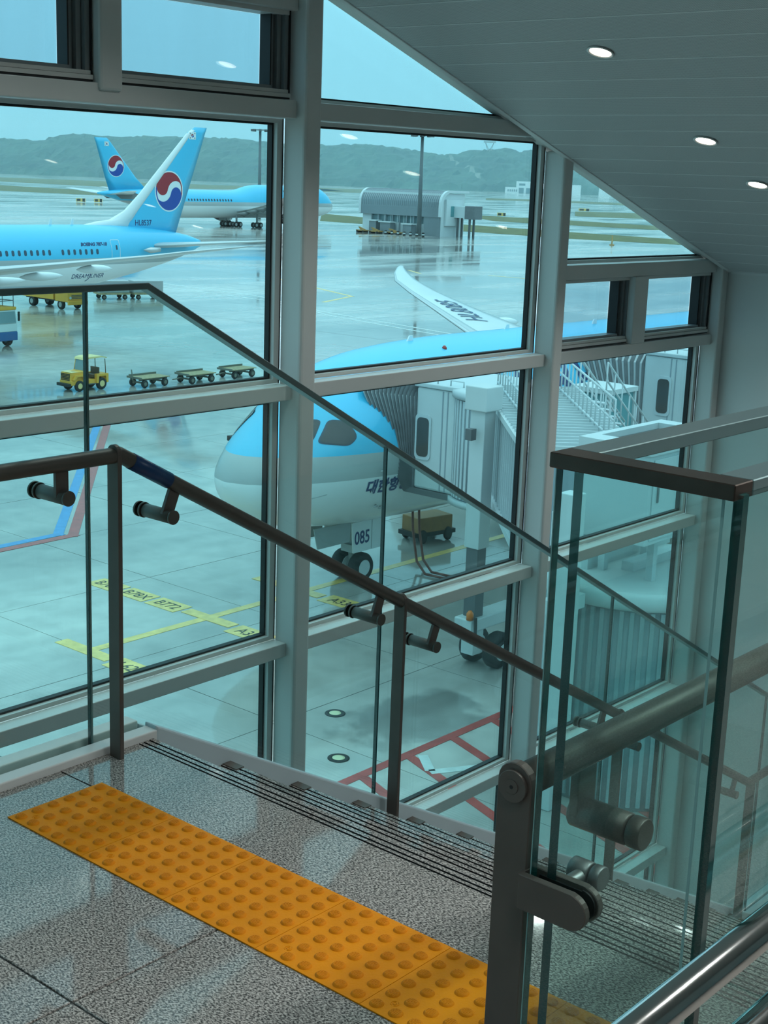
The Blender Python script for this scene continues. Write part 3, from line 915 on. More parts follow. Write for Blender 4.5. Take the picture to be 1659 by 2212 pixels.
hb = MB(); hb.v = hv; hb.f = [list(f) for f in fs]; hb.m = mt; hb.sm = [False]*len(fs)
hill = hb.build('hill_ridge', ['forest', 'bare_earth']); tag(hill, kind='structure')
# ================================================================== AIRCRAFT
P('jet_white', (.74, .75, .75), .28, coat=.3)
P('jet_grey', (.36, .38, .38), .35, coat=.2)
P('wing_grey', (.60, .62, .62), .3, var=.05, vscale=.5)
P('metal_le', (.55, .56, .56), .35, .6)
P('navy', (.012, .04, .14), .4)
P('logo_red', (.33, .012, .025), .4)
P('logo_blue', (.006, .055, .32), .4)
P('jet_blue', (.055, .47, .72), .25, coat=.3)
P('cockpit_glass', (.055, .05, .055), .08)
P('cabin_glass', (.03, .06, .10), .15)
P('tyre', (.02, .02, .02), .7)
P('hub', (.6, .62, .62), .4)
P('dark_engine', (.05, .055, .06), .4, .5)
P('gear_grey', (.35, .37, .37), .4)
def livery(name, zb, zw):
    """sky blue above zb, silver band, white below zw; by height on the hull"""
    m, nt, b, o = newmat(name)
    sx = N(nt, 'ShaderNodeSeparateXYZ'); L(nt, coords(nt), sx.inputs[0])
    mr = N(nt, 'ShaderNodeMapRange'); L(nt, sx.outputs['Z'], mr.inputs[0]); mr.inputs[1].default_value = 0; mr.inputs[2].default_value = 10
    r = ramp(nt, mr.outputs[0], [(0, (.74, .75, .75)), (zw/10, (.40, .42, .42)), (zb/10, (.055, .47, .72))], 'CONSTANT')
    L(nt, r.outputs[0], b.inputs['Base Color'])
    b.inputs['Roughness'].default_value = .25; b.inputs['Coat Weight'].default_value = .3
    MATS[name] = m
livery('livery_near', 4.90, 4.13)
livery('livery_tail', 5.35, 4.75)
livery('livery_jumbo', 5.9, 5.0)

def interp(tab, x):
    for a, b in zip(tab[:-1], tab[1:]):
        if a[0] <= x <= b[0]:
            t = (x-a[0])/(b[0]-a[0]); t2 = t
            return [a[k]+(b[k]-a[k])*t2 for k in range(1, len(a))]
    return list(tab[-1][1:])
def hull(sections, n=48, name='fuselage', mat='livery_near', parent=None):
    """sections: x, half width, top z, bottom z, height of widest point"""
    rings = []
    for (x, rw, zt, zb, zm) in sections:
        ring = []
        for j in range(n):
            a = 2*math.pi*j/n
            s_, c = math.sin(a), math.cos(a)
            ring.append(Vector((x, rw*c, zm+(zt-zm)*s_ if s_ >= 0 else zm+(zm-zb)*s_)))
        rings.append(ring)
    b = MB(); b.loft(rings, 0, True, True)
    o = b.build(name, mat, parent, world=False)
    return o
def smooth_sections(tab, step=.5):
    """densify by cubic Hermite interpolation"""
    out = []
    xs = [t[0] for t in tab]
    def slope(i, k):
        if i == 0 or i == len(tab)-1: 
            j = min(max(i, 1), len(tab)-1); return (tab[j][k]-tab[j-1][k])/(tab[j][0]-tab[j-1][0])
        d0 = (tab[i][k]-tab[i-1][k])/(tab[i][0]-tab[i-1][0]); d1 = (tab[i+1][k]-tab[i][k])/(tab[i+1][0]-tab[i][0])
        if d0*d1 <= 0: return 0
        return 2*d0*d1/(d0+d1)
    for i in range(len(tab)-1):
        a, b = tab[i], tab[i+1]; h = b[0]-a[0]
        n = max(1, int(math.ceil(h/step))) if h < 6 else max(1, int(h/3))
        for s_ in range(n):
            t = s_/n
            row = [a[0]+h*t]
            for k in range(1, 5):
                m0, m1 = slope(i, k)*h, slope(i+1, k)*h
                row.append((2*t**3-3*t**2+1)*a[k]+(t**3-2*t**2+t)*m0+(-2*t**3+3*t**2)*b[k]+(t**3-t**2)*m1)
            out.append(tuple(row))
    out.append(tuple(tab[-1]))
    return out
AF = [(0, 0), (.015, .35), (.06, .62), (.15, .88), (.32, 1.0), (.55, .86), (.8, .42), (1, .02), (.8, -.25), (.55, -.5), (.32, -.62), (.15, -.6), (.05, -.42)]
AFS = [(u, abs(v)) for (u, v) in AF[:8]]+[(u, -abs(v)) for (u, v) in AF[6:0:-1]]
def wing(stations, side, name, mat, parent, vertical=False):
    """stations: span y, x leading, x trailing, z, thickness"""
    rings = []
    for (y, xl, xt, z, th) in stations:
        c = xt-xl
        if vertical: rings.append([Vector((xl+c*u, v*th/2, z)) for (u, v) in AFS])
        else: rings.append([Vector((xl+c*u, side*y, z+v*th/2)) for (u, v) in AF])
    b = MB(); b.loft(rings, 0, True, True)
    return b.build(name, mat, parent, world=False)
def bvh_of(o):
    me = o.data
    return BVHTree.FromPolygons([v.co.copy() for v in me.vertices], [list(p.vertices) for p in me.polygons])
def densify(vs, fs, maxlen):
    bm = bmesh.new()
    bv = [bm.verts.new(v) for v in vs]
    for f in fs:
        try: bm.faces.new([bv[i] for i in f])
        except ValueError: pass
    bm.normal_update()
    bmesh.ops.triangulate(bm, faces=bm.faces)
    for _ in range(6):
        le = [e for e in bm.edges if e.calc_length() > maxlen]
        if not le: break
        bmesh.ops.subdivide_edges(bm, edges=le, cuts=1)
        bmesh.ops.triangulate(bm, faces=[f for f in bm.faces if len(f.verts) > 3])
    bm.verts.index_update()
    v2 = [v.co.copy() for v in bm.verts]; f2 = [[v.index for v in f.verts] for f in bm.faces]
    bm.free()
    return v2, f2
def decal(name, bvh, vs, fs, M, direction, mat, parent, off=.012, maxlen=.35):
    """press a flat outline on to a curved skin: M maps 2D to start points, cast along direction"""
    v2, f2 = densify(vs, fs, maxlen)
    out = []; ok = []
    dirv = Vector(direction).normalized()
    for p in v2:
        hit = bvh.ray_cast(M @ Vector((p.x, p.y, 0)), dirv)
        if hit[0] is None: out.append(Vector()); ok.append(False)
        else:
            nrm = hit[1] if hit[1].dot(dirv) < 0 else -hit[1]
            out.append(hit[0]+nrm*off); ok.append(True)
    f3 = [f for f in f2 if all(ok[i] for i in f)]
    if not f3: return None
    used = sorted({i for f in f3 for i in f}); mp = {i: k for k, i in enumerate(used)}
    b = MB(); b.add([out[i] for i in used], [[mp[i] for i in f] for f in f3], 0, True)
    return b.build(name, mat, parent, world=False)
def rrect(w_, h_, r, n=4):
    pts = []
    for (cx, cy, a0) in ((w_/2-r, h_/2-r, 0), (-w_/2+r, h_/2-r, 90), (-w_/2+r, -h_/2+r, 180), (w_/2-r, -h_/2+r, 270)):
        for i in range(n+1):
            a = R(a0+90*i/n); pts.append(Vector((cx+r*math.cos(a), cy+r*math.sin(a), 0)))
    return pts
def ring_faces(outer, inner):
    n = len(outer)
    return outer+inner, [[i, (i+1) % n, n+(i+1) % n, n+i] for i in range(n)]
def taegeuk(rx, ry, rot=-14):
    """red comma above, blue comma below on a white disc, as (red, blue, white, rim) outlines"""
    def tf(p):
        a = R(rot); x, y = p
        return Vector(((x*math.cos(a)-y*math.sin(a))*rx, (x*math.sin(a)+y*math.cos(a))*ry, 0))
    S = []; NN = 20
    for i in range(NN+1):
        a = math.pi+math.pi*i/NN; S.append((-.5+.5*math.cos(a), .5*math.sin(a)))      # bulge down on the left
    for i in range(1, NN+1):
        a = math.pi-math.pi*i/NN; S.append((.5+.5*math.cos(a), .5*math.sin(a)))       # bulge up on the right
    up, dn = [], []
    n = len(S)
    for i, p in enumerate(S):
        q0 = S[max(0, i-1)]; q1 = S[min(n-1, i+1)]
        t = Vector((q1[0]-q0[0], q1[1]-q0[1])); t.normalize(); nn = Vector((-t.y, t.x))
        tt = i/(n-1); w_ = .20*math.sin(math.pi*tt)**.7*(.62+.38*abs(math.cos(math.pi*tt)))*1.15
        up.append((p[0]+nn.x*w_, p[1]+nn.y*w_)); dn.append((p[0]-nn.x*w_, p[1]-nn.y*w_))
    def clampr(q):
        l = math.hypot(*q); m_ = .93
        return (q[0]*m_/l, q[1]*m_/l) if l > m_ else q
    up = [up[0]]+[clampr(q) for q in up[1:-1]]+[up[-1]]; dn = [dn[0]]+[clampr(q) for q in dn[1:-1]]+[dn[-1]]
    arc_t = [(math.cos(math.pi*i/24), math.sin(math.pi*i/24)) for i in range(1, 24)]
    arc_b = [(math.cos(-math.pi*i/24), math.sin(-math.pi*i/24)) for i in range(1, 24)]
    red = [tf(p) for p in up]+[tf(p) for p in arc_t]
    blue = [tf(p) for p in dn]+[tf(p) for p in arc_b]
    disc = [Vector((rx*1.0*math.cos(2*math.pi*i/48), ry*math.sin(2*math.pi*i/48), 0)) for i in range(48)]
    rim = [Vector((rx*1.07*math.cos(2*math.pi*i/48), ry*1.07*math.sin(2*math.pi*i/48), 0)) for i in range(48)]
    return red, blue, disc, rim
def emblem(bvh, M, direction, rx, ry, parent, eps=.02):
    red, blue, disc, rim = taegeuk(rx, ry)
    e = decal('emblem', bvh, rim, [list(range(len(rim)))], M, direction, 'jet_white', parent, eps, .6)
    if e is None: return
    decal('emblem_white', bvh, disc, [list(range(len(disc)))], M, direction, 'jet_white', e, eps*1.5, .6)
    decal('emblem_red', bvh, red, [list(range(len(red)))], M, direction, 'logo_red', e, eps*2.2, .6)
    decal('emblem_blue', bvh, blue, [list(range(len(blue)))], M, direction, 'logo_blue', e, eps*2.2, .6)
def flag(bvh, M, direction, w_, parent, eps=.02):
    r = rrect(w_, w_*.8, .01)
    e = decal('flag', bvh, r, [list(range(len(r)))], M, direction, 'jet_white', parent, eps, .5)
    if e is None: return
    red, blue, disc, rim = taegeuk(w_*.19, w_*.19)
    decal('flag_red', bvh, red, [list(range(len(red)))], M, direction, 'logo_red', e, eps*1.6, .6)
    decal('flag_blue', bvh, blue, [list(range(len(blue)))], M, direction, 'logo_blue', e, eps*1.6, .6)
    for sx in (-1, 1):
        for sy in (-1, 1):
            q = [p+Vector((sx*w_*.33, sy*w_*.25, 0)) for p in rrect(w_*.10, w_*.12, .004)]
            decal('flag_bars', bvh, q, [list(range(len(q)))], M, direction, 'paint_black', e, eps*1.6, .6)
def side_M(x, y, z, sgn):
    """2D x along the hull as it reads from outside, 2D y up; start point off the side at y"""
    if sgn < 0: return Matrix(((1, 0, 0, x), (0, 0, 0, y), (0, 1, 0, z), (0, 0, 0, 1)))
    return Matrix(((-1, 0, 0, x), (0, 0, 0, y), (0, 1, 0, z), (0, 0, 0, 1)))
def lettering(bvh, txt, size, x, z, y0, sgn, mat, parent, name='lettering', bold=0.0, shear=0, sx=1.0, eps=.014, align='CENTER'):
    vs, fs = text_mesh(txt, size, shear, bold, sx, align)
    return decal(name, bvh, vs, fs, side_M(x, y0, z, sgn), (0, -sgn, 0), mat, parent, eps, .3)
def wheel(parent, x, y, r, w_, name='wheel'):
    b = MB()
    M = Matrix.Translation((x, y-w_/2, r)) @ Matrix.Rotation(-math.pi/2, 4, 'X')
    b.lathe([(r*.55, 0), (r*.9, 0), (r, w_*.22), (r, w_*.78), (r*.9, w_), (r*.55, w_)], 24, 0, M)
    o = b.build(name, 'tyre', parent, world=False)
    h = MB(); h.lathe([(r*.56, -.006), (r*.50, -.02), (r*.2, .03), (r*.2, w_-.03), (r*.50, w_+.02), (r*.56, w_+.006)], 20, 0, M)
    h.build('rim', 'hub', o, world=False)
    return o
def cabin_windows(parent, bvh, xs, z, y0, sgn, w_=.28, h_=.46, mat='cabin_glass'):
    for x in xs:
        q = rrect(w_, h_, w_*.45, 3)
        decal('cabin_window', bvh, q, [list(range(len(q)))], side_M(x, y0, z, sgn), (0, -sgn, 0), mat, parent, .012, .5)
def door_outline(parent, bvh, x, z, y0, sgn, w_=1.1, h_=1.95):
    o_ = rrect(w_, h_, .12); i_ = rrect(w_-.09, h_-.09, .10)
    vs, fs = ring_faces(o_, i_)
    d_ = decal('door', bvh, vs, fs, side_M(x, y0, z, sgn), (0, -sgn, 0), 'jet_white', parent, .014, .4)
    q = [p+Vector((.12, .25, 0)) for p in rrect(.2, .42, .08)]
    if d_: decal('door_window', bvh, q, [list(range(len(q)))], side_M(x, y0, z, sgn), (0, -sgn, 0), 'cabin_glass', d_, .014, .4)

def twinjet(name, label, loc, plug_f, plug_a, liv, dz=0.0, lift=0.0):
    root = thing(name, label, 'airplane', loc)
    f = plug_f; t = plug_f+plug_a
    tab = [(0.02, .06, 4.12, 3.98, 4.05), (.25, .70, 4.68, 3.45, 4.05), (.8, 1.25, 5.18, 2.98, 4.10), (1.6, 1.75, 5.75, 2.62, 4.22), (2.6, 2.15, 6.42, 2.38, 4.40), (3.6, 2.42, 7.02, 2.24, 4.58), (4.8, 2.63, 7.42, 2.13, 4.75), (6.4, 2.80, 7.70, 2.06, 4.88), (8.5, 2.87, 7.85, 2.02, 4.95), (11, 2.885, 7.92, 2.0, 4.97),
           (20+f, 2.885, 7.92, 2.0, 4.97), (38+f, 2.885, 7.92, 2.0, 4.97), (43+t, 2.86, 7.92, 2.05, 5.0), (48+t, 2.60, 7.92, 2.45, 5.25), (53+t, 2.05, 7.82, 3.25, 5.6), (57.5+t, 1.35, 7.45, 4.2, 5.9), (60.8+t, .70, 6.95, 5.1, 6.05), (62.6+t, .22, 6.45, 5.8, 6.1)]
    tab = [(r[0], r[1], r[2]+dz, r[3]+dz, r[4]+dz) for r in tab]
    fu = hull(smooth_sections(tab), 56, 'fuselage', liv, root)
    bv = bvh_of(fu)
    ws = [(2.2, 21.6+f, 37.0+f, 3.6, 1.9), (5.5, 24.9+f, 36.6+f, 3.95, 1.5), (9.5, 27.6+f, 36.0+f, 4.5, 1.0), (15.5, 31.7+f, 36.9+f, 5.3, .62), (20, 34.6+f, 38.2+f, 5.95, .45), (24, 37.2+f, 39.8+f, 6.5, .34), (26.6, 38.9+f, 41.0+f, 6.95, .26), (28.4, 40.9+f, 42.3+f, 7.25, .18), (29.6, 42.6+f, 43.3+f, 7.48, .10), (30.0, 43.3+f, 43.7+f, 7.56, .05)]
    ws = [(y, a, b_, z+dz+lift*y/30, th) for (y, a, b_, z, th) in ws]
    wings = {}
    for sgn in (1, -1):
        wg = wing(ws, sgn, 'wing', 'wing_grey', root); wings[sgn] = wg
        # bare-metal leading edge strip and flap track fairings
        le = MB(); ring = []
        for (y, xl, xt, z, th) in ws[1:-1]:
            c = xt-xl; ring.append([(xl-.02, sgn*y, z), (xl+c*.05, sgn*y, z+th*.36), (xl+c*.10, sgn*y, z+th*.40), (xl+c*.05, sgn*y, z-.0*th)])
        le.loft(ring, 0, True, True); le.build('leading_edge', 'metal_le', wg, world=False)
        for (y, xc, z, l) in ((7.5, 37.0+f, 3.95+dz+lift*.3, 4.6), (12.5, 37.2+f, 4.6+dz+lift*.5, 4.0), (17.6, 38.2+f, 5.4+dz+lift*.7, 3.3)):
            rg = []
            for u in range(9):
                v = u/8; rr = max(.03, .34*math.sin(math.pi*min(1, v*1.0))**.6)
                rg.append([Vector((xc-l*.6+l*v, sgn*y+rr*.8*math.cos(2*math.pi*k/12), z-.15+rr*math.sin(2*math.pi*k/12))) for k in range(12)])
            fb = MB(); fb.loft(rg, 0, True, True); fb.build('flap_fairing', 'jet_white', wg, world=False)
        # tailplane
        wing([(.4, 54.6+t, 60.4+t, 6.15, .75), (4.5, 57.7+t, 61.4+t, 6.55, .45), (9.0, 61.0+t, 62.7+t, 7.0, .2), (9.9, 62.2+t, 63.0+t, 7.1, .1)], sgn, 'tailplane', 'wing_grey', root)
        # engine
        M = Matrix.Translation((21.2+f, sgn*9.9, 2.35)) @ Matrix.Rotation(math.pi/2, 4, 'Y')
        eb = MB(); eb.lathe([(1.2, .5), (1.42, .0), (1.55, .12), (1.75, 1.2), (1.72, 2.8), (1.45, 4.3), (1.3, 4.6), (1.0, 4.5)], 28, 0, M, False)
        en = eb.build('engine', 'jet_white', root, world=False)
        eb = MB(); eb.lathe([(1.2, .55), (.35, .6), (.05, .1)], 24, 0, M, True); eb.lathe([(1.0, 4.3), (.75, 5.2), (.3, 6.0), (.02, 6.4)], 20, 0, M); eb.build('fan_core', 'dark_engine', en, world=False)
        MB().prism([(24.2+f, 3.9), (28.5+f, 3.3), (30+f, 4.0), (26.5+f, 4.75)], .4, 'y', sgn*9.9-.2).build('pylon', 'jet_white', en, world=False)
        # main gear
        for dx in (-.75, .75):
            for dy in (-.65, .65): wheel(root, 31.6+f+dx, sgn*4.9+dy, .66, .5, 'main_wheel')
        MB().tube([(31.6+f, sgn*4.9, .66), (31.6+f, sgn*4.9, 3.6)], .2, 10).build('main_leg', 'gear_grey', root, world=False)
    # fin
    fs_ = []
    fv = wing([(0, 51.9+t, 59.45+t, 6.9, .62), (0, 52.9+t, 60.1+t, 8.6, .58), (0, 56.2+t, 61.35+t, 11.8, .44), (0, 59.75+t, 62.75+t, 15.3, .30), (0, 60.95+t, 63.2+t, 16.5, .24), (0, 61.9+t, 63.45+t, 17.08, .12)], 1, 'fin', 'jet_blue', root, True)
    rg = []
    for (z, x0, x1, hw) in ((7.6+dz, 47.2+t, 53.6+t, .31), (7.9+dz, 48.8+t, 53.7+t, .31), (8.2+dz, 50.4+t, 53.9+t, .31), (8.55, 51.7+t, 54.1+t, .31), (9.36, 53.4+t, 54.8+t, .285), (10.82, 55.1+t, 56.2+t, .25), (16.4, 60.8+t, 61.35+t, .14), (16.85, 61.5+t, 62.0+t, .08)):
        rg.append([(x0, 0, z), (x0+(x1-x0)*.12, hw*.5, z), (x0+(x1-x0)*.45, hw*.85, z), (x1, hw, z), (x1, -hw, z), (x0+(x1-x0)*.45, -hw*.85, z), (x0+(x1-x0)*.12, -hw*.5, z)])
    fb = MB(); fb.loft(rg, 0, True, True); fb.build('fin_leading_edge', 'jet_white', fv, world=False)
    # nose gear
    for dy in (-.38, .38): wheel(root, 5.85, dy, .50, .36, 'nose_wheel')
    ng = MB(); ng.tube([(5.85, 0, .5), (5.75, 0, 2.5)], .12, 12); ng.tube([(5.8, 0, 1.1), (7.1, 0, 2.3)], .07, 8); ng.tube([(5.85, -.4, .5), (5.85, .4, .5)], .08, 8)
    ng.box(5.55, 6.1, -.25, .25, 1.0, 1.25)
    ng.build('nose_leg', 'gear_grey', root, world=False)
    for sgn in (-1, 1):
        gd = MB(); gd.prism([(5.1, 2.15), (5.2, 1.12), (6.55, 1.12), (6.75, 2.15)], .04, 'y', sgn*.62)
        gdo = gd.build('gear_door', 'jet_white', root, world=False)
        MB().box(6.08, 6.11, sgn*.62-.005, sgn*.62+.045, 1.14, 2.13).build('door_seam', 'gear_grey', gdo, world=False)
        gd = MB(); gd.prism([(3.3, 2.25), (3.5, 1.55), (5.0, 1.55), (5.05, 2.2)], .04, 'y', sgn*.62)
        gd.build('gear_door', 'gear_grey', root, world=False)
    return root, fu, bv, wings, fv
# ---- near airplane, nose by the first boarding bridge
BX, BY = 26.5, 27.65
near, nfu, nbv, nwings, nfin = twinjet('airplane', 'near sky blue airplane docked at the boarding bridge, cockpit behind the mullion', (BX, BY, ZG), 0, 0, 'livery_near')
def poly_decal(pts, name, mat, parent, bv, y0, sgn, eps=.015):
    q = [Vector((p[0], p[1], 0)) for p in pts]
    return decal(name, bv, q, [list(range(len(q)))], Matrix(((1, 0, 0, 0), (0, 0, 0, y0), (0, 1, 0, 0), (0, 0, 0, 1))), (0, -sgn, 0), mat, parent, eps, .25)
def rounded(pts, r=.12, n=4):
    out = []
    m_ = len(pts)
    for i in range(m_):
        p = Vector(pts[i]); a = Vector(pts[i-1]); b_ = Vector(pts[(i+1) % m_])
        da = (a-p); db = (b_-p); ra = min(r, da.length*.45); rb = min(r, db.length*.45)
        p1 = p+da.normalized()*ra; p2 = p+db.normalized()*rb
        for k in range(n+1):
            t = k/n; out.append(tuple(p1*(1-t)**2+p*2*t*(1-t)+p2*t*t))
    return out
side_win = [(2.25, 5.33), (3.10, 5.22), (3.43, 5.45), (3.27, 5.88), (2.83, 5.93)]
front_win = [(1.50, 5.20), (2.10, 5.37), (2.62, 5.93), (2.15, 5.90)]
for sgn in (-1, 1):
    for (w_, nm) in ((side_win, 'side'), (front_win, 'front')):
        c = sum((Vector(p) for p in w_), Vector((0, 0)))/len(w_)
        fr = [tuple(c+(Vector(p)-c)*1.10) for p in w_]
        poly_decal(rounded(fr, .18), 'window_surround', 'cabin_glass', near, nbv, sgn*6, sgn, .010)
        poly_decal(rounded(w_, .16), 'cockpit_window', 'cockpit_glass', near, nbv, sgn*6, sgn, .024)
# title on the flank, registration marks
lettering(nbv, '대한항공', .50, 3.80, 3.64, -6, -1, 'navy', near, 'title', .018, 0, 1.0, align='LEFT')
lettering(nbv, 'KOREAN AIR', 2.35, 9.4, 5.55, -6, -1, 'navy', near, 'title', .03, 0, 1.12, align='LEFT')
wb = bvh_of(nwings[1])
vs, fs = text_mesh('HL8085', 1.9, .0, .0, .95)
ang_ = math.atan2(1, .63)
c_, s_ = math.cos(ang_), math.sin(ang_)
Mw = Matrix(((c_, -s_, 0, 36.0), (s_, c_, 0, 18.4), (0, 0, 1, 20), (0, 0, 0, 1)))
decal('registration', wb, vs, fs, Mw, (0, 0, -1), 'navy', nwings[1], .03, .5)
vs, fs = text_mesh('085', .62, 0, .01, .82)
plate('fleet_number', vs, fs, Matrix(((1, 0, 0, 5.62), (0, 0, -1, -.625), (0, 1, 0, 1.40), (0, 0, 0, 1))), 'navy', near, .004, world=False)
cabin_windows(near, nbv, [8.8+.61*i for i in range(12)]+[18+.61*i for i in range(20)], 5.75, -6, -1, .28, .46)
door_outline(near, nbv, 6.7, 5.45, -6, -1)
for (x, z, y) in ((8.2, 8.0, .0), (14.0, 8.05, .2), (19, 8.05, -.4)):
    MB().prism([(x, z-.3), (x+.4, z-.3), (x+.36, z+.02), (x+.2, z+.02)], .05, 'y', y-.02).build('antenna', 'jet_white', near, world=False)
P('beacon_red', (.35, .03, .02), .3)
MB().lathe([(.09, 0), (.08, .1), (.03, .16)], 12, 0, Matrix.Translation((9.0, -1.05, 7.60))).build('beacon', 'beacon_red', near, world=False)
# nose panel lines and probes
for (x0, z0, x1, z1) in ((1.0, 4.4, .75, 3.6), (1.1, 3.5, 2.4, 3.75)):
    b = MB(); 
    pts = []
    for k in range(7):
        hit = nbv.ray_cast(Vector((x0+(x1-x0)*k/6, -6, z0+(z1-z0)*k/6)), Vector((0, 1, 0)))
        if hit[0] is not None: pts.append(hit[0])
    if len(pts) > 2: b.tube(pts, .012, 5).build('panel_seam', 'jet_grey', near, world=False)
for (x, z) in ((4.3, 4.35), (4.6, 3.1), (4.9, 3.0)):
    hit = nbv.ray_cast(Vector((x, -6, z)), Vector((0, 1, 0)))
    if hit[0] is not None: MB().tube([hit[0], hit[0]+Vector((-.05, -.12, 0)), hit[0]+Vector((-.22, -.13, 0))], .03, 6).build('probe', 'gear_grey', near, world=False)

# ---- second airplane, tail with round emblem
AX, AY = 23.2, 101.0
far, ffu, fbv, fwings, ffin = twinjet('airplane', 'sky blue airplane tail with large round red and blue emblem, upper left', (AX, AY, ZG), 4.0, 1.5, 'livery_tail', .22, .35)
fb_ = bvh_of(ffin)
def fin_M(x, z): return side_M(x, -3, z, -1)
emblem(fb_, fin_M(64.15, 11.16), (0, 1, 0), 1.66, 1.74, ffin, .012)
flag(fb_, fin_M(67.05, 16.3), (0, 1, 0), .85, ffin, .012)
lettering(fb_, 'HL8537', .72, 60.95, 8.05, -3, -1, 'navy', ffin, 'registration', .008, 0, .86, .012)
lettering(fbv, 'BOEING 787-10', .38, 53.65, 6.42, -6, -1, 'navy', far, 'type_name', .02, .25, 1.15)
lettering(fbv, 'DREAM', .56, 51.25, 3.62, -6, -1, 'navy', far, 'type_name', 0, 0, 1.1, align='LEFT')
lettering(fbv, 'LINER', .56, 53.5, 3.62, -6, -1, 'navy', far, 'type_name', 0, 0, 1.1, align='LEFT')
arc = [Vector((.42*math.cos(a), .52*math.sin(a), 0)) for a in [R(-75+150*i/12) for i in range(13)]]
arc2 = [Vector((.42*math.cos(a)-.10, .50*math.sin(a), 0)) for a in [R(75-150*i/12) for i in range(13)]]
decal('type_mark', fbv, arc+arc2, [list(range(26))], side_M(53.05, -6, 3.82, -1), (0, 1, 0), 'navy', far, .014, .3)
cabin_windows(far, fbv, [34.0+.612*i for i in range(25)]+[50.08+.64*i for i in range(7)], 5.92, -6, -1, .27, .47)
door_outline(far, fbv, 56.14, 5.98, -6, -1, 1.05, 1.85)
for (x, z) in ((50.6, 8.1), (52.9, 8.1)):
    MB().prism([(x, z-.1), (x+.35, z-.1), (x+.42, z+.55), (x+.25, z+.55)], .05, 'y', -.025).build('antenna', 'jet_white', far, world=False)
# tail-plane leading edge fairing near the root
MB().tube([(59.4, -2.2, 5.95), (60.0, -2.45, 5.95), (60.9, -2.7, 6.0)], .3, 12, radii=[.05, .28, .2]).build('tailplane_fairing', 'metal_le', far, world=False)

# ---- jumbo far behind
P('jumbo_dark', (.16, .17, .17), .5)
jx, jy = 276.0, 255.7
jb = thing('airplane', 'distant four engine jumbo jet parked behind the emblem tail', 'airplane', (jx, jy, ZG), math.pi)
tab = [(0, .1, 5.2, 4.9, 5.05), (1.2, 1.6, 6.6, 3.7, 5.1), (3.5, 2.6, 8.7, 2.9, 5.2), (6.5, 3.15, 9.9, 2.3, 5.3), (10, 3.25, 10.15, 2.1, 5.35), (27, 3.25, 10.15, 2.1, 5.35), (31, 3.25, 9.7, 2.1, 5.35), (34.5, 3.25, 8.85, 2.1, 5.35), (37, 3.25, 8.65, 2.1, 5.35), (52, 3.25, 8.65, 2.1, 5.35), (58, 3.05, 8.65, 2.9, 5.6), (64, 2.4, 8.55, 4.3, 6.2), (70, 1.5, 8.3, 5.8, 6.9), (74.5, .65, 7.9, 6.9, 7.4), (76, .2, 7.6, 7.2, 7.4)]
jf = hull(smooth_sections(tab, 1.0), 40, 'fuselage', 'livery_jumbo', jb)
jbv = bvh_of(jf)
for sgn in (1, -1):
    jw = wing([(2.5, 21, 36.5, 3.6, 1.9), (8, 26.5, 37.5, 4.4, 1.3), (14, 31.5, 39.5, 5.3, .9), (25, 40.5, 45, 6.9, .5), (33, 47.5, 50, 8.2, .25)], sgn, 'wing', 'wing_grey', jb)
    for (y, x, z) in ((11.8, 25.2, 2.3), (21, 33.2, 3.4)):
        M = Matrix.Translation((x, sgn*y, z)) @ Matrix.Rotation(math.pi/2, 4, 'Y')
        e = MB(); e.lathe([(1.15, .4), (1.4, 0), (1.55, 1.2), (1.5, 3.0), (1.15, 4.2)], 20, 0, M, False); en = e.build('engine', 'jet_grey', jb, world=False)
        e = MB(); e.lathe([(1.2, .5), (.1, .2)], 16, 0, M); e.lathe([(1.15, 4.1), (.8, 5.0), (.2, 6.2)], 16, 0, M); e.build('fan_core', 'dark_engine', en, world=False)
        MB().prism([(x+1.5, z+1.3), (x+6.5, z+1.2), (x+7.5, z+2.0), (x+3.5, z+2.1)], .4, 'y', sgn*y-.2).build('pylon', 'jet_grey', en, world=False)
    for (y, x, z, l) in ((7, 38.0, 3.2, 5), (12, 39.5, 3.9, 5), (17, 41.5, 4.6, 4.5), (23, 44.5, 5.6, 4)):
        MB().tube([(x-l/2, sgn*y, z+.5), (x, sgn*y, z), (x+l/2, sgn*y, z+.2)], .4, 10, radii=[.1, .55, .05]).build('flap_fairing', 'jumbo_dark', jw, world=False)
    wing([(.5, 66.5, 74.2, 7.1, .7), (11, 74.0, 76.6, 8.2, .25)], sgn, 'tailplane', 'jet_white', jb)
    MB().prism([(65.9, 7.2), (68.6, 7.9), (72.9, 7.2), (71.5, 6.3), (66.4, 6.2)], .15, 'y', sgn*2.55-.07).build('tailplane_root', 'jumbo_dark', jb, world=False)
    for (gx, gy) in ((32.2, 5.5), (35.6, 1.9)):
        for dx in (-.75, .75):
            for dy in (-.5, .5): wheel(jb, gx+dx, sgn*gy+dy, .64, .5, 'main_wheel')
        MB().tube([(gx, sgn*gy, .6), (gx, sgn*gy, 3.2)], .25, 10).build('main_leg', 'gear_grey', jb, world=False)
for dy in (-.45, .45): wheel(jb, 8, dy, .62, .45, 'nose_wheel')
MB().tube([(8, 0, .6), (8, 0, 2.8)], .2, 10).build('nose_leg', 'gear_grey', jb, world=False)
jfin = wing([(0, 61.5, 72.8, 7.9, .8), (0, 65.2, 74.0, 11, .65), (0, 72.2, 76.4, 18.4, .35), (0, 73.3, 76.8, 19.4, .2)], 1, 'fin', 'jet_blue', jb, True)
jfb = bvh_of(jfin)
emblem(jfb, side_M(71.0, 3, 13.4, 1), (0, -1, 0), 2.15, 2.25, jfin, .02)
flag(jfb, side_M(73.5, 3, 18.1, 1), (0, -1, 0), 1.2, jfin, .02)
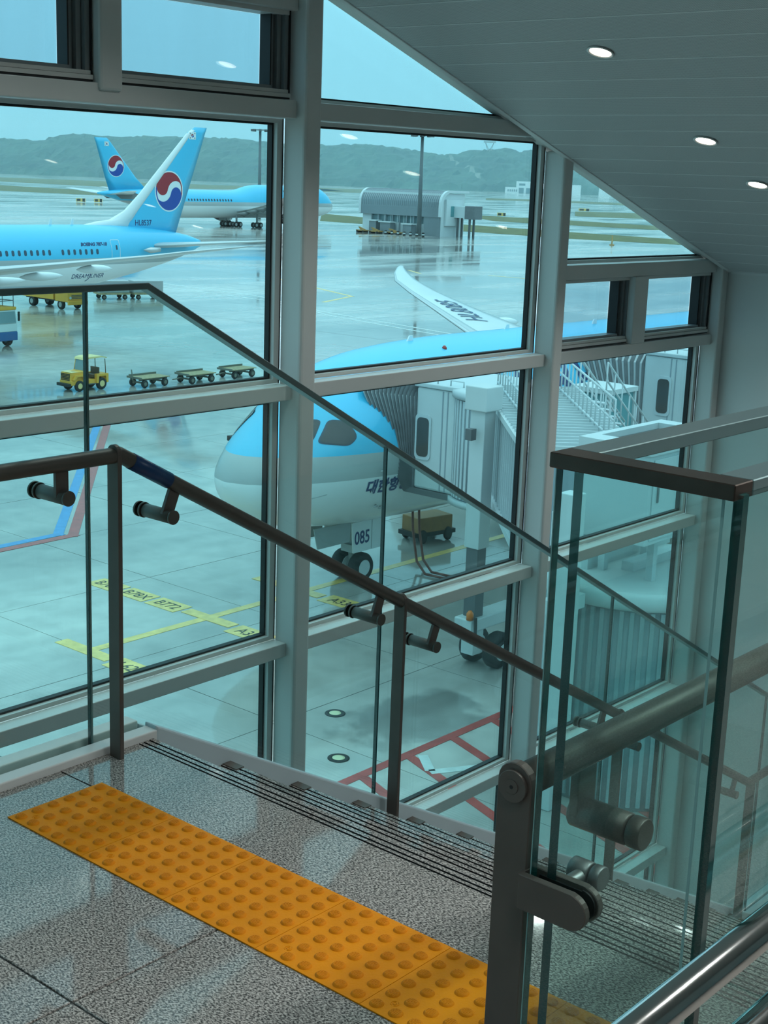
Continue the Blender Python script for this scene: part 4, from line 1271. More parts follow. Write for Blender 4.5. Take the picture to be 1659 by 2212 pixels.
cabin_windows(jb, jbv, [38.5+.9*i for i in range(16)]+[55+.9*i for i in range(5)], 6.35, 6, 1, .5, .55)
cabin_windows(jb, jbv, [16+1.0*i for i in range(8)], 8.7, 6, 1, .5, .5)
# ================================================================== BOARDING BRIDGES
P('bridge_white', (.52, .56, .56), .45, var=.08, vscale=.8)
P('bridge_grey', (.25, .30, .33), .45, var=.08, vscale=.8)
P('bridge_rib', (.49, .54, .55), .45)
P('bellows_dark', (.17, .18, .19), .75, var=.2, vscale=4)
P('bellows_light', (.52, .54, .55), .7)
P('smoked_glass', (.06, .055, .05), .12)
P('teal_glass', (.10, .28, .30), .12)
P('steel_dark', (.10, .105, .11), .5)
P('lamp_orange', (.65, .16, .02), .4)
def zM(x, y, ang): return Matrix.Translation((x, y, ZG)) @ Matrix.Rotation(ang, 4, 'Z')
def bellows(par, xa0, xa1, ya, xb0, xb1, yb, bv, root, zb_=4.45, zt_=7.35, ln=1.6, tilt=.4):
    """pleated canopy from cab front (yb) to the hull (ya): folds as separate hoops"""
    nf = 14
    for k in range(nf):
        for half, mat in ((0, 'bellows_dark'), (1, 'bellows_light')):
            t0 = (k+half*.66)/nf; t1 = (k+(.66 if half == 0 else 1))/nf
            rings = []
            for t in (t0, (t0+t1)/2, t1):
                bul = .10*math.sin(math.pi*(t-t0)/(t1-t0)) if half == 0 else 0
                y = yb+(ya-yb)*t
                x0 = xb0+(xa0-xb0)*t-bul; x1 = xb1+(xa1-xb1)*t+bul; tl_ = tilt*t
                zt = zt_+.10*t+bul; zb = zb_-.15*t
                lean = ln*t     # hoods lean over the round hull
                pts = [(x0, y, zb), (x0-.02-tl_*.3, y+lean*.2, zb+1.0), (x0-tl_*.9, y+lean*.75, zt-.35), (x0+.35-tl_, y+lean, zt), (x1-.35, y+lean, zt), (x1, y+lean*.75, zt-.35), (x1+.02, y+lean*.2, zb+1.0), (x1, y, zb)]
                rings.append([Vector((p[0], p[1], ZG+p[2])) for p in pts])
            b = MB(); b.loft(rings, 0, False, False, False)
            b.build('bellows_fold', mat, par)
def cab(par, x0, x1, y0, y1, zb, zt, winx):
    MB().box(x0, x1, y0, y1, ZG+zb, ZG+zt).build('cab_body', 'bridge_white', par, bevel=.08)
    MB().box(x0-.06, x1+.06, y0-.06, y1+.06, ZG+zt, ZG+zt+.14).build('cab_roof', 'bridge_rib', par, bevel=.03)
    MB().box(x0-.05, x1+.05, y0, y1+.35, ZG+zb-.18, ZG+zb).build('cab_floor', 'steel_dark', par)
    # side window with rounded frame on the face towards the nose
    for (f, w_, h_, mt, o_) in ((1, .62, 1.42, 'bridge_rib', .02), (0, .46, 1.22, 'smoked_glass', .035)):
        q = rrect(w_, h_, .14); 
        b = MB(); b.prism([(p.x+winx, p.y+ZG+(zb+zt)/2+.05) for p in q], -.04, 'x', x0+.02-o_+.0)
        b.build('cab_window' if not f else 'window_frame', mt, par)
    for yy in (y0+(y1-y0)*.62, y0+(y1-y0)*.55, y0+.05):
        MB().box(x0-.012, x0+.01, yy-.02, yy+.02, ZG+zb+.05, ZG+zt-.05).build('panel_joint', 'bridge_grey', par)
    for yy in (y1-.2, y1-1.2):
        MB().tube([(x0+.15, yy, ZG+zt+.14), (x0+.15, yy, ZG+zt+.30), (x0+.15, yy-.5, ZG+zt+.30), (x0+.15, yy-.5, ZG+zt+.14)], .025, 6).build('roof_hoop', 'bridge_rib', par)
b1 = thing('boarding_bridge', 'white boarding bridge with pleated canopy docked at the near airplane nose', 'boarding bridge', (28.5, 19, ZG))
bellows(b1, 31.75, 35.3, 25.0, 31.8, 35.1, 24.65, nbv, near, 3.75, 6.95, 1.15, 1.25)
cab(b1, 31.75, 35.2, 21.9, 24.65, 3.75, 6.95, 24.32)
# round turning drum behind the cab, shuttered with slats
rc = (32.9, 22.0)
b = MB(); b.lathe([(1.62, 3.75), (1.62, 6.82)], 36, 0, Matrix.Translation((rc[0], rc[1], ZG))); b.build('turning_drum', 'bridge_grey', b1)
b = MB(); b.lathe([(1.72, 6.82), (1.72, 7.02), (1.5, 7.08)], 36, 0, Matrix.Translation((rc[0], rc[1], ZG))); b.lathe([(1.72, 3.55), (1.72, 3.75)], 36, 0, Matrix.Translation((rc[0], rc[1], ZG))); b.build('drum_ring', 'bridge_rib', b1)
for k in range(26):
    a = math.pi*(.62+.036*k)
    x, y = rc[0]+1.63*math.cos(a), rc[1]+1.63*math.sin(a)
    MB().box(-.02, .02, -.05, .05, 3.8, 6.78, 0, zM(x, y, a)).build('shutter_slat', 'bridge_rib', b1)
# tunnel running back over the apron
ta = Vector((32.9, 21.3)); tb = Vector((25.7, 14.7))
d_ = (tb-ta); tl = d_.length; tang = math.atan2(d_.y, d_.x)
TM = zM(ta.x, ta.y, tang)
MB().box(.2, tl, -1.3, 1.3, 4.70, 7.10, 0, TM).build('tunnel', 'bridge_grey', b1)
MB().box(.1, tl+.05, -1.42, 1.42, 7.10, 7.26, 0, TM).build('tunnel_roof', 'bridge_white', b1)
MB().box(.1, tl+.05, -1.42, 1.42, 4.52, 4.70, 0, TM).build('tunnel_base', 'bridge_rib', b1)
k = .4
while k < tl:
    MB().box(k, k+.06, -1.36, 1.36, 7.26, 7.33, 0, TM).build('roof_rib', 'bridge_rib', b1)
    MB().box(k, k+.05, -1.35, -1.29, 4.72, 7.08, 0, TM).build('side_rib', 'bridge_rib', b1)
    k += .42
# roof walkway railings
for s_ in (-.95, .75):
    r_ = MB()
    for z in (8.35, 7.85, 7.40): r_.tube([TM @ Vector((.3, s_, z)), TM @ Vector((tl-.2, s_, z))], .03, 6)
    r_.build('roof_railing', 'bridge_rib', b1)
    k = .3
    while k < tl:
        MB().tube([TM @ Vector((k, s_, 7.3)), TM @ Vector((k, s_, 8.37))], .025, 6).build('railing_post', 'bridge_rib', b1); k += .62
# service stair rails that drop from the roof on the far side
p_a, p_b = Vector((32.6, 18.4, ZG+8.3)), Vector((35.9, 18.8, ZG+6.1))
for o_ in (0, .9):
    dv = Vector((0, o_, 0)); r_ = MB()
    for z in (0, -.5, -1.05): r_.tube([p_a+dv+Vector((0, 0, z)), p_b+dv+Vector((0, 0, z))], .03, 6)
    r_.build('stair_railing', 'bridge_rib', b1)
    for t in range(7):
        q = p_a.lerp(p_b, t/6)+dv; MB().tube([q, q-Vector((0, 0, 1.05))], .025, 6).build('railing_post', 'bridge_rib', b1)
for t in range(9):
    q = p_a.lerp(p_b, (t+.5)/9); MB().box(q.x-.14, q.x+.14, q.y, q.y+.9, q.z-1.1, q.z-1.06).build('stair_tread', 'bridge_rib', b1)
# lift column with drive carriage
cx_, cy_ = 27.95, 19.25
MB().box(cx_-.24, cx_+.24, cy_-.24, cy_+.24, ZG+3.55, ZG+7.75).build('lift_column', 'bridge_white', b1, bevel=.02)
MB().box(cx_-.36, cx_+.36, cy_-.36, cy_+.36, ZG+7.3, ZG+7.95).build('column_head', 'bridge_white', b1, bevel=.03)
MB().box(cx_-.19, cx_+.19, cy_-.19, cy_+.19, ZG+1.5, ZG+3.55).build('lift_screw', 'steel_dark', b1)
MB().box(cx_-.45, cx_+1.9, cy_-.3, cy_+.3, ZG+1.25, ZG+1.62).build('drive_beam', 'bridge_white', b1, bevel=.04)
MB().box(cx_-.2, cx_+.25, cy_-.2, cy_+.2, ZG+.55, ZG+1.3).build('drive_leg', 'bridge_white', b1)
for (wx, wy) in ((28.75, 18.95), (28.75, 19.75)):
    wo = wheel(b1, wx-28.5, wy-19, .52, .36, 'drive_wheel')
c_ = [Vector((cx_-.35, cy_-.35, ZG+1.7)), Vector((cx_-.5, cy_-.5, ZG+1.0)), Vector((cx_+.1, cy_-.7, ZG+.75)), Vector((cx_+1.1, cy_-.6, ZG+1.0))]
MB().tube(c_, .05, 8).build('cable', 'rubber', b1)
MB().lathe([(.10, 0), (.10, .18), (.04, .26)], 12, 0, Matrix.Translation((cx_-.4, cy_-.2, ZG+1.62))).build('beacon', 'lamp_orange', b1)
MB().box(cx_-.62, cx_-.40, cy_-.1, cy_+.1, ZG+6.55, ZG+6.85).build('flood_lamp', 'steel_dark', b1)
# hanging cable loops below the tunnel side
MB().tube([TM @ Vector((1.6, -1.5, 4.6)), TM @ Vector((2.2, -1.55, 3.2)), TM @ Vector((3.0, -1.55, 2.6)), TM @ Vector((4.0, -1.5, 4.6))], .09, 8).build('cable', 'bridge_rib', b1)

b2 = thing('boarding_bridge', 'second boarding bridge farther along the near airplane, at the right window bay', 'boarding bridge', (44, 22, ZG))
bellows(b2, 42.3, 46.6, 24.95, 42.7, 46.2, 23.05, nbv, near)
cab(b2, 42.6, 46.4, 20.2, 23.05, 4.45, 7.35, 22.2)
T2 = zM(44.4, 20.2, -math.pi/2)
MB().box(0, 14, -1.3, 1.3, 4.7, 7.1, 0, T2).build('tunnel', 'bridge_grey', b2); MB().box(0, 14, -1.4, 1.4, 7.1, 7.26, 0, T2).build('tunnel_roof', 'bridge_white', b2)
MB().box(43.2, 43.7, 16.2, 16.7, ZG+.9, ZG+7.6).build('lift_column', 'bridge_white', b2)
for wy in (16.0, 16.8): wheel(b2, 43.45-44, wy-22, .52, .36, 'drive_wheel')

rt = thing('rotunda', 'round ribbed rotunda drum with pale flat top beside the white columns', 'rotunda', (25.1, 12.6, ZG))
b = MB(); b.lathe([(2.15, 0), (2.15, 4.55)], 48, 0, None); b.build('drum', 'bridge_grey', rt, world=False)
b = MB(); b.lathe([(2.3, 4.55), (2.38, 4.62), (2.38, 4.86), (2.3, 4.95)], 48, 0, None); b.build('drum_top', 'bridge_white', rt, world=False)
P('drum_rib', (.30, .36, .38), .5)
rb = MB().box(-.03, .03, -.045, .045, .1, 4.5).mesh('drum_rib', 'drum_rib')
for k in range(64):
    a = 2*math.pi*k/64
    o = link('drum_rib', rb, rt, loc=(2.17*math.cos(a), 2.17*math.sin(a), 0)); o.rotation_euler = (0, 0, a)
MB().box(-1.2, 2.4, .6, 1.0, 4.95, 5.3).build('top_beam', 'bridge_white', rt, world=False)
MB().box(-.6, 2.4, -.2, .1, 4.95, 5.15).build('top_beam', 'bridge_rib', rt, world=False)
for (x, y) in ((-.9, -.8), (.9, -.8), (-.9, .4), (.9, .4)): MB().box(x-.08, x+.08, y-.08, y+.08, 4.95, 6.0).build('unit_post', 'bridge_rib', rt, world=False)
ac = thing('air_handling_unit', 'large boxy air handling unit with open white rim above the rotunda', 'air handling unit', (24.6, 12.1, ZG+5.6))
MB().box(22.95, 26.2, 11.3, 12.95, ZG+6.0, ZG+7.9).build('casing', 'bridge_rib', ac, bevel=.02)
for (x0, x1, y0, y1) in ((22.9, 26.25, 11.25, 11.45), (22.9, 26.25, 12.8, 13.0), (22.9, 23.45, 11.45, 12.8), (25.8, 26.25, 11.45, 12.8)):
    MB().box(x0, x1, y0, y1, ZG+7.9, ZG+8.08).build('rim', 'bridge_white', ac)
MB().box(23.5, 25.8, 11.45, 12.8, ZG+7.9, ZG+7.95).build('fan_grille', 'steel_dark', ac)
MB().tube([(23.2, 11.28, ZG+8.08), (23.2, 11.28, ZG+8.25), (23.3, 11.28, ZG+8.25), (23.3, 11.28, ZG+8.08)], .02, 6).build('lifting_eye', 'steel_dark', ac)
MB().box(23.1, 24.6, 11.27, 11.30, ZG+6.1, ZG+7.8).build('door', 'bridge_rib', ac, bevel=.01); MB().box(23.25, 23.30, 11.24, 11.27, ZG+6.9, ZG+7.4).build('door_handle', 'steel_dark', ac)
sc_ = thing('support_column', 'tall white box column pair standing left of the ribbed rotunda', 'column', (22.0, 12.6, ZG))
MB().box(21.35, 21.75, 12.0, 12.4, ZG+2.0, ZG+7.2).build('column', 'bridge_white', sc_, bevel=.02)
MB().box(22.05, 22.5, 12.6, 13.0, ZG+0, ZG+6.6).build('column', 'bridge_white', sc_, bevel=.02)
MB().box(21.4, 22.45, 12.3, 12.7, ZG+4.6, ZG+4.9).build('brace', 'bridge_white', sc_)
svc = thing('service_cabin', 'small glazed service cabin behind the bridge railing', 'cabin', (36.3, 20.8, ZG))
MB().box(35.6, 37.0, 20.1, 21.4, ZG+4.6, ZG+6.9).build('glazing', 'teal_glass', svc); MB().box(35.5, 37.1, 20.0, 21.5, ZG+6.9, ZG+7.05).build('roof', 'bridge_white', svc); MB().box(35.5, 37.1, 20.0, 21.5, ZG+4.45, ZG+4.6).build('base', 'bridge_white', svc)
for (x, y) in ((35.58, 20.08), (37.02, 20.08), (35.58, 21.42), (37.02, 21.42)): MB().box(x-.05, x+.05, y-.05, y+.05, ZG, ZG+6.95).build('post', 'bridge_white', svc)

# ================================================================== REMOTE PIER, POLES, FAR BUILDINGS
P('pier_metal', (.26, .29, .31), .4, .3, var=.06)
P('pier_white', (.62, .66, .67), .5)
P('pier_glass', (.16, .24, .26), .15)
P('orange_gear', (.42, .24, .08), .6, var=.2)
px0, py0, py1 = 260.5, 206.5, 232.0
pb = thing('pier_building', 'grey barrel roofed gate building standing alone on the wet apron', 'building', (px0+5, (py0+py1)/2, ZG))
def roof_prof(th):
    pts = [(0, 4.4), (0, 6.6)]
    for i in range(1, 9):
        a = math.pi-math.pi/2*i/8; pts.append((3.2+3.2*math.cos(a), 7.2+3.2*math.sin(a)))
    pts.append((10.5, 10.4))
    return pts
rp = roof_prof(0)
outer = [(x+px0, z+ZG) for x, z in rp]; inner = [(x+px0+.5 if i < 9 else x+px0, z+ZG-.4 if i > 1 else z+ZG) for i, (x, z) in enumerate(rp)]
def shell_b(y0, d, nm, mat, off=0.0):
    o_ = [(x-off, z+off) for x, z in outer]
    MB().prism(o_+inner[::-1], d, 'y', y0).build(nm, mat, pb)
shell_b(py0+.7, py1-py0-1.4, 'roof_shell', 'pier_metal'); shell_b(py0, .7, 'end_rim', 'pier_white', .12); shell_b(py1-.7, .7, 'end_rim', 'pier_white', .12)
for k in range(40):
    y = py0+1+k*.6
    b = MB(); b.prism([(x-.05, z+.05) for x, z in outer[1:]]+[(x, z) for x, z in outer[1:]][::-1], .12, 'y', y); b.build('roof_rib', 'pier_metal', pb)
MB().box(px0+.8, px0+9.5, py0+.6, py1-.6, ZG, ZG+9.8).build('wall', 'pier_white', pb)
MB().box(px0+.75, px0+.8, py0+5.5, py1-3.5, ZG+2.7, ZG+4.5).build('window_band', 'pier_glass', pb)
for k in range(9): MB().box(px0+.68, px0+.8, py0+5.5+2.05*k, py0+5.65+2.05*k, ZG+2.6, ZG+4.6).build('mullion', 'pier_white', pb)
MB().box(px0+.2, px0+.8, py0+.7, py0+5.2, ZG, ZG+4.6).build('wall_panel', 'pier_metal', pb)
for k in range(8): MB().box(px0+.2, px0+.4, py0+6+2.2*k, py0+6.3+2.2*k, ZG, ZG+4.5).build('column', 'pier_metal', pb)
for (y, w_, h_) in ((225, 2.2, 2.8), (220.5, 3.2, 2.6), (214, 2.6, 2.4)):
    MB().box(px0-1.6, px0+.2, y, y+w_, ZG, ZG+h_).build('plant_box', 'pier_metal', pb); MB().box(px0-1.9, px0+.2, y-.3, y+w_+.3, ZG+h_, ZG+h_+.25).build('plant_roof', 'pier_white', pb)
MB().box(px0+2, px0+8, py0-.05, py0+.55, ZG+2.5, ZG+8.5).build('end_wall', 'pier_white', pb)
MB().box(px0+3.6, px0+5, py0-.1, py0, ZG+4.6, ZG+7).build('end_glazing', 'teal_glass', pb)
MB().box(px0+4.8, px0+7.2, py0-3.4, py0, ZG+4.4, ZG+7.0).build('gate_arm', 'pier_white', pb)
MB().box(px0+4.6, px0+7.6, py0-6.2, py0-3.4, ZG+4.2, ZG+7.2).build('gate_cab', 'bellows_dark', pb)
for (x, y) in ((px0+5.2, py0-1), (px0+6.8, py0-1), (px0+5.2, py0-4.5), (px0+6.8, py0-4.5)): MB().box(x-.2, x+.2, y-.2, y+.2, ZG, ZG+4.4).build('leg', 'steel_dark', pb)
for k, (y, s_) in enumerate(((223.6, 1.6), (217.8, 2.0), (227.9, 1.3))):
    t = thing('ground_gear', ['low orange equipment trolley parked by the gate building, middle one', 'orange equipment frame parked by the gate building, rightmost one', 'orange equipment crate parked by the gate building, leftmost one'][k], 'trolley', (px0-3.2, y, ZG), 0, 'orange equipment by the gate building')
    MB().box(-.8, .8, -s_, s_, .35, .6).build('deck', 'orange_gear', t, world=False)
    MB().prism([(-s_, .6), (s_*.4, .6), (s_*.9, 1.3), (s_*.6, 1.3)], .3, 'x', -.15).build('boom', 'orange_gear', t, world=False)
    for yy in (-s_*.7, s_*.7): MB().box(-.85, .85, yy-.25, yy+.25, 0, .5).build('wheel_set', 'tyre', t, world=False)

P('bollard_black', (.03, .03, .03), .5)
for k in range(7):
    t = thing('bollard', 'black and white striped bollard, %s from the left before the gate building' % ORD[6-k], 'bollard', (px0-5.0, 207.5+1.9*k, ZG), 0, 'striped bollards before the gate building')
    MB().lathe([(.32, 0), (.32, .35)], 12).build('lower_band', 'bollard_black', t, world=False); MB().lathe([(.30, .35), (.30, .65)], 12).build('white_band', 'far_white' if 'far_white' in MATS else 'pier_white', t, world=False); MB().lathe([(.32, .65), (.32, .9), (.1, 1.0)], 12).build('upper_band', 'bollard_black', t, world=False)
P('mast_grey', (.13, .15, .16), .5)
def floodlight(x, y, h, label):
    t = thing('floodlight_mast', label, 'floodlight mast', (x, y, ZG), 0, 'floodlight masts on the airfield')
    MB().tube([(0, 0, 0), (0, 0, h)], .4, 12, radii=[.55, .34]).build('pole', 'mast_grey', t, world=False)
    b = MB(); b.lathe([(2.1, h-.2), (2.2, h-.1), (2.1, h)], 16, 0); b.build('ring', 'mast_grey', t, world=False)
    for k in range(8):
        a = 2*math.pi*k/8; MB().box(2.0, 2.7, -.35, .35, h-.55, h+.05, 0, Matrix.Rotation(a, 4, 'Z')).build('lamp_head', 'steel_dark', t, world=False)
    return t
floodlight(257.3, 210.3, 22.9, 'tall floodlight mast in front of the barrel roofed building')
floodlight(291.5, 298.5, 25.0, 'tall floodlight mast rising behind the jumbo jet')
# airfield signs
def sign(x, y, w_, label):
    t = thing('taxiway_sign', label, 'sign', (x, y, ZG), math.atan2(NH.y, NH.x), 'taxiway signs')
    MB().box(-.2, .2, -w_/2, w_/2, .25, 1.45).build('board', 'paint_yellow', t, world=False)
    MB().box(-.23, -.2, -w_/2+.1, -w_/2+w_*.3, .3, 1.4).build('panel', 'paint_black', t, world=False); MB().box(-.23, -.2, w_*.02, w_*.42, .45, 1.25).build('panel', 'paint_black', t, world=False)
    for s_ in (-1, 1): MB().box(-.1, .1, s_*w_*.4-.05, s_*w_*.4+.05, 0, .3).build('leg', 'steel_dark', t, world=False)
sign(330.3, 432.5, 3.4, 'yellow and black taxiway sign left of the tails, leftmost of two')
sign(336.1, 429.6, 3.0, 'yellow and black taxiway sign left of the tails, rightmost of two')
sign(442, 322, 3.2, 'yellow taxiway sign beside the gate building')
sign(598, 386.5, 5.2, 'dark taxiway sign seen under the sloping ceiling')
t = thing('barrier', 'small orange barrier frame on the wet taxiway at right', 'barrier', (276.1, 169.6, ZG), .6)
MB().prism([(-.9, 0), (.9, 0), (.7, 1.5), (.2, 2.2), (-.3, 1.2), (-.7, 1.0)], .25, 'y', -.12).build('frame', 'orange_gear', t, world=False); MB().box(-1, 1, -.5, .5, 0, .2).build('base', 'orange_gear', t, world=False)

P('far_white', (.72, .74, .74), .6)
P('far_dark', (.10, .14, .16), .4)
def EMat(e, n): 
    p = EN(e, n); return Matrix.Translation(p) @ Matrix.Rotation(-YAW, 4, 'Z')
fsn = thing('building', 'long low white airfield station with dark garage bays below the hill', 'building', EN(160, 1690))
FM = EMat(0, 1690)
MB().box(128, 142, 0, 12, 0, 6.5, 0, FM).build('wing', 'far_white', fsn); MB().box(141, 158, -1, 14, 0, 13.5, 0, FM).build('tower_block', 'far_white', fsn); MB().box(158, 215, 0, 14, 0, 11.5, 0, FM).build('hall', 'far_white', fsn)
for k in range(6): MB().box(143+8.2*k, 148.6+8.2*k, -1.4 if k < 2 else -.3, 1, 0, 6, 0, FM).build('garage_door', 'far_dark', fsn)
MB().box(143, 150, -1.4, 0, 8.6, 11, 0, FM).build('window', 'far_dark', fsn)
for k in range(5): MB().box(130+2.4*k, 131.2+2.4*k, -.4, 1, 1.5, 4, 0, FM).build('window', 'far_dark', fsn)
fs2 = thing('building', 'pale far building half hidden by a round tree near the right', 'building', EN(270, 1650))
FM = EMat(0, 1650)
MB().box(232, 248, 0, 12, 0, 9, 0, FM).build('wing', 'far_white', fs2); MB().box(238, 285, 2, 16, 0, 12, 0, FM).build('hall', 'far_white', fs2); MB().box(250, 280, 1.6, 2.2, 3, 8, 0, FM).build('window_band', 'far_dark', fs2)
tr_ = thing('tree', 'dark round tree standing in front of the pale far building', 'tree', EN(252, 1630))
tb_ = MB(); rg = random.Random(5)
for k in range(26):
    c = EN(252+rg.uniform(-10, 10), 1630+rg.uniform(-4, 4), rg.uniform(3.5, 8)); r = rg.uniform(2.2, 3.6)
    tb_.lathe([(r*math.sin(a)+.01, r*math.cos(a)) for a in [math.pi*i/5 for i in range(6)]], 8, 0, Matrix.Translation(c), False)
tb_.build('crown', 'forest', tr_); MB().tube([EN(252, 1630, 0), EN(252, 1630, 4)], .6, 8).build('trunk', 'steel_dark', tr_)
hs = thing('building', 'white house among trees on the hillside at far left', 'building', EN(-535, 1885, 20))
FM = EMat(0, 1885)
MB().box(-545, -533, 0, 10, 14, 33, 0, FM).build('wall', 'far_white', hs); MB().box(-533, -523, 2, 10, 14, 29, 0, FM).build('wall', 'far_white', hs)
for k in range(3):
    for j in range(3): MB().box(-543.5+3.6*k, -541.5+3.6*k, -.3, 1, 20+4*j, 22+4*j, 0, FM).build('window', 'far_dark', hs)
rd = thing('radar_tower', 'flat topped lattice radar tower on the hill ridge', 'radar tower', EN(126, 2000, 44))
FM = EMat(126, 2000)
MB().box(-8, 8, -4, 4, 63, 65.5, 0, FM).build('platform', 'jet_grey', rd)
for s_ in (-1, 1):
    MB().tube([FM @ Vector((s_*5.5, 0, 63)), FM @ Vector((s_*1.5, 0, 50)), FM @ Vector((s_*3, 0, 40))], .6, 6).build('leg', 'jet_grey', rd)
    MB().tube([FM @ Vector((s_*5.5, 0, 63)), FM @ Vector((-s_*1.5, 0, 50))], .4, 6).build('brace', 'jet_grey', rd)
# ================================================================== GROUND VEHICLES
P('tug_yellow', (.82, .40, .05), .45, var=.1, vscale=2)
P('tug_cream', (.80, .58, .26), .45)
P('wood_deck', (.40, .30, .17), .7, var=.35, vscale=6)
P('cart_frame', (.16, .15, .12), .6)
P('screen_glass', (.20, .28, .30), .1)
P('truck_white', (.70, .72, .72), .4)
P('truck_blue', (.03, .12, .32), .4)
P('brown_seat', (.10, .07, .04), .6)
def vwheel(par, x, y, r, w_, hubmat='tug_cream'):
    b = MB(); M = Matrix.Translation((x, y-w_/2, r)) @ Matrix.Rotation(-math.pi/2, 4, 'X')
    b.lathe([(r*.5, .02), (r*.92, 0), (r, w_*.2), (r, w_*.8), (r*.92, w_), (r*.5, w_-.02)], 22, 0, M)
    o = b.build('wheel', 'tyre', par, world=False)
    h = MB(); h.lathe([(r*.52, .0), (r*.42, .05), (r*.15, .02), (r*.15, w_-.02), (r*.42, w_-.05), (r*.52, w_)], 18, 0, M); h.build('rim', hubmat, o, world=False)
# tow tractor; local -x is forward
tg = thing('tow_tractor', 'yellow open baggage tow tractor with canopy, pulling flat carts', 'tow tractor', (51.0, 66.45, ZG))
tg.scale = (.88, .88, .92)
def tb(nm, mat, *a, bevel=.03): return MB().box(*a).build(nm, mat, tg, world=False, bevel=bevel)
tb('chassis', 'tug_yellow', -1.55, 1.55, -.62, .62, .42, .72)
MB().prism([(-1.55, .70), (-.35, .70), (-.35, 1.32), (-1.50, 1.22)], 1.10, 'y', -.55).build('bonnet', 'tug_yellow', tg, world=False, bevel=.03)
tb('bonnet_top', 'tug_cream', -1.48, -.36, -.56, .56, 1.245, 1.275) .rotation_euler = (0, 0, 0)
for k in range(6):
    for j in range(5): MB().box(-1.575, -1.52, -.48+.165*k, -.37+.165*k, .74+.095*j, .80+.095*j).build('grille_slot', 'rubber', tg, world=False)
tb('bumper', 'rubber', -1.78, -1.55, -.68, .68, .36, .56)
for s_ in (-1, 1):
    MB().prism([(-1.25, .75), (-1.05, .98), (-.62, .98), (-.42, .62), (-.2, .62), (-.2, .80), (-.34, .80), (-.50, 1.08), (-1.18, 1.08), (-1.38, .78)], .22, 'y', s_*.62-.11).build('fender', 'tug_yellow', tg, world=False)
    MB().prism([(.55, .45), (.55, 1.05), (1.55, 1.05), (1.55, .45), (1.4, .45), (1.35, .9), (.75, .9), (.7, .45)], .26, 'y', s_*.62-.13).build('fender', 'tug_yellow', tg, world=False)
    vwheel(tg, -.85, s_*.62, .36, .24); vwheel(tg, 1.02, s_*.60, .40, .28)
    MB().tube([(-.38, s_*.56, 1.25), (-.22, s_*.55, 2.05)], .035, 8).build('canopy_post', 'tug_yellow', tg, world=False)
    MB().tube([(1.45, s_*.56, 1.05), (1.40, s_*.55, 2.0)], .03, 8).build('canopy_post', 'brown_seat', tg, world=False)
    tb('side_step', 'steel_dark', -.2, .55, s_*.62-.1, s_*.62+.1, .40, .46)
MB().prism([(-.40, 1.30), (-.26, 2.0), (-.24, 2.0), (-.37, 1.30)], 1.0, 'y', -.5).build('windscreen', 'screen_glass', tg, world=False)
MB().prism([(-.32, 2.0), (-.22, 2.14), (.1, 2.2), (1.1, 2.2), (1.5, 2.1), (1.5, 2.04), (1.1, 2.12), (-.2, 2.06)], 1.26, 'y', -.63).build('canopy', 'tug_cream', tg, world=False)
tb('seat', 'brown_seat', .45, .95, -.45, .45, .8, 1.0); tb('seat_back', 'brown_seat', .92, 1.02, -.45, .45, 1.0, 1.45); tb('rear_bed', 'tug_yellow', 1.05, 1.55, -.56, .56, .72, 1.05)
MB().lathe([(.17, 0), (.19, .015), (.17, .03)], 16, 0, Matrix.Translation((.12, 0, 1.25)) @ Matrix.Rotation(R(-50), 4, 'Y')).build('steering_wheel', 'rubber', tg, world=False)
vs, fs = text_mesh('5', .55, 0, .02)
plate('number', vs, fs, Matrix(((0, 1, 0, -.98), (-1, 0, 0, 0), (0, 0, 1, 1.277), (0, 0, 0, 1))), 'paint_black', tg, .004, world=False)
# flat carts
ct = thing('baggage_cart', 'flat wooden baggage cart with raised tow bar, directly behind the tractor', 'baggage cart', (0, 0, 0), 0, 'flat baggage carts in a train')
for k in range(5):
    MB().box(-1.35, 1.35, -.72+.29*k, -.45+.29*k, .62, .67).build('deck_plank', 'wood_deck', ct, world=False)
MB().box(-1.4, -1.33, -.75, .75, .60, .74).build('end_rail', 'cart_frame', ct, world=False); MB().box(-1.2, 1.35, .70, .78, .66, .80).build('side_rail', 'cart_frame', ct, world=False)
MB().box(-1.3, 1.3, -.5, -.38, .48, .62).build('chassis_beam', 'cart_frame', ct, world=False); MB().box(-1.3, 1.3, .38, .5, .48, .62).build('chassis_beam', 'cart_frame', ct, world=False)
for x in (-.95, .95):
    MB().box(x-.08, x+.08, -.68, .68, .26, .36).build('axle', 'cart_frame', ct, world=False)
    for y in (-.62, .62): vwheel(ct, x, y, .27, .2, 'cart_frame')
tbm = MB().tube([(-1.3, 0, .45), (-1.5, 0, .5), (-1.62, 0, 1.25)], .045, 8).build('tow_bar', 'cart_frame', ct, world=False)
cpos = [(55.15, 65.35, .02, 'flat wooden baggage cart with raised tow bar, directly behind the tractor'), (58.6, 64.85, .0, 'flat wooden baggage cart in the middle of the train'), (62.4, 65.05, .05, 'flat wooden baggage cart at the end of the train')]
for i, (x, y, a, lab) in enumerate(cpos):
    o = ct if i == 0 else copy_tree(ct)
    o.location = (x, y, ZG); o.rotation_euler = (0, 0, a); o['label'] = lab; o.scale = (.86, .9, .9)
    if i:
        for ch in o.children:
            if ch.name.startswith('tow_bar'):
                ch.data = MB().tube([(-1.3, 0, .45), (-1.9, 0, .38), (-2.25, 0, .36)], .05, 8).mesh('tow_bar', 'cart_frame')
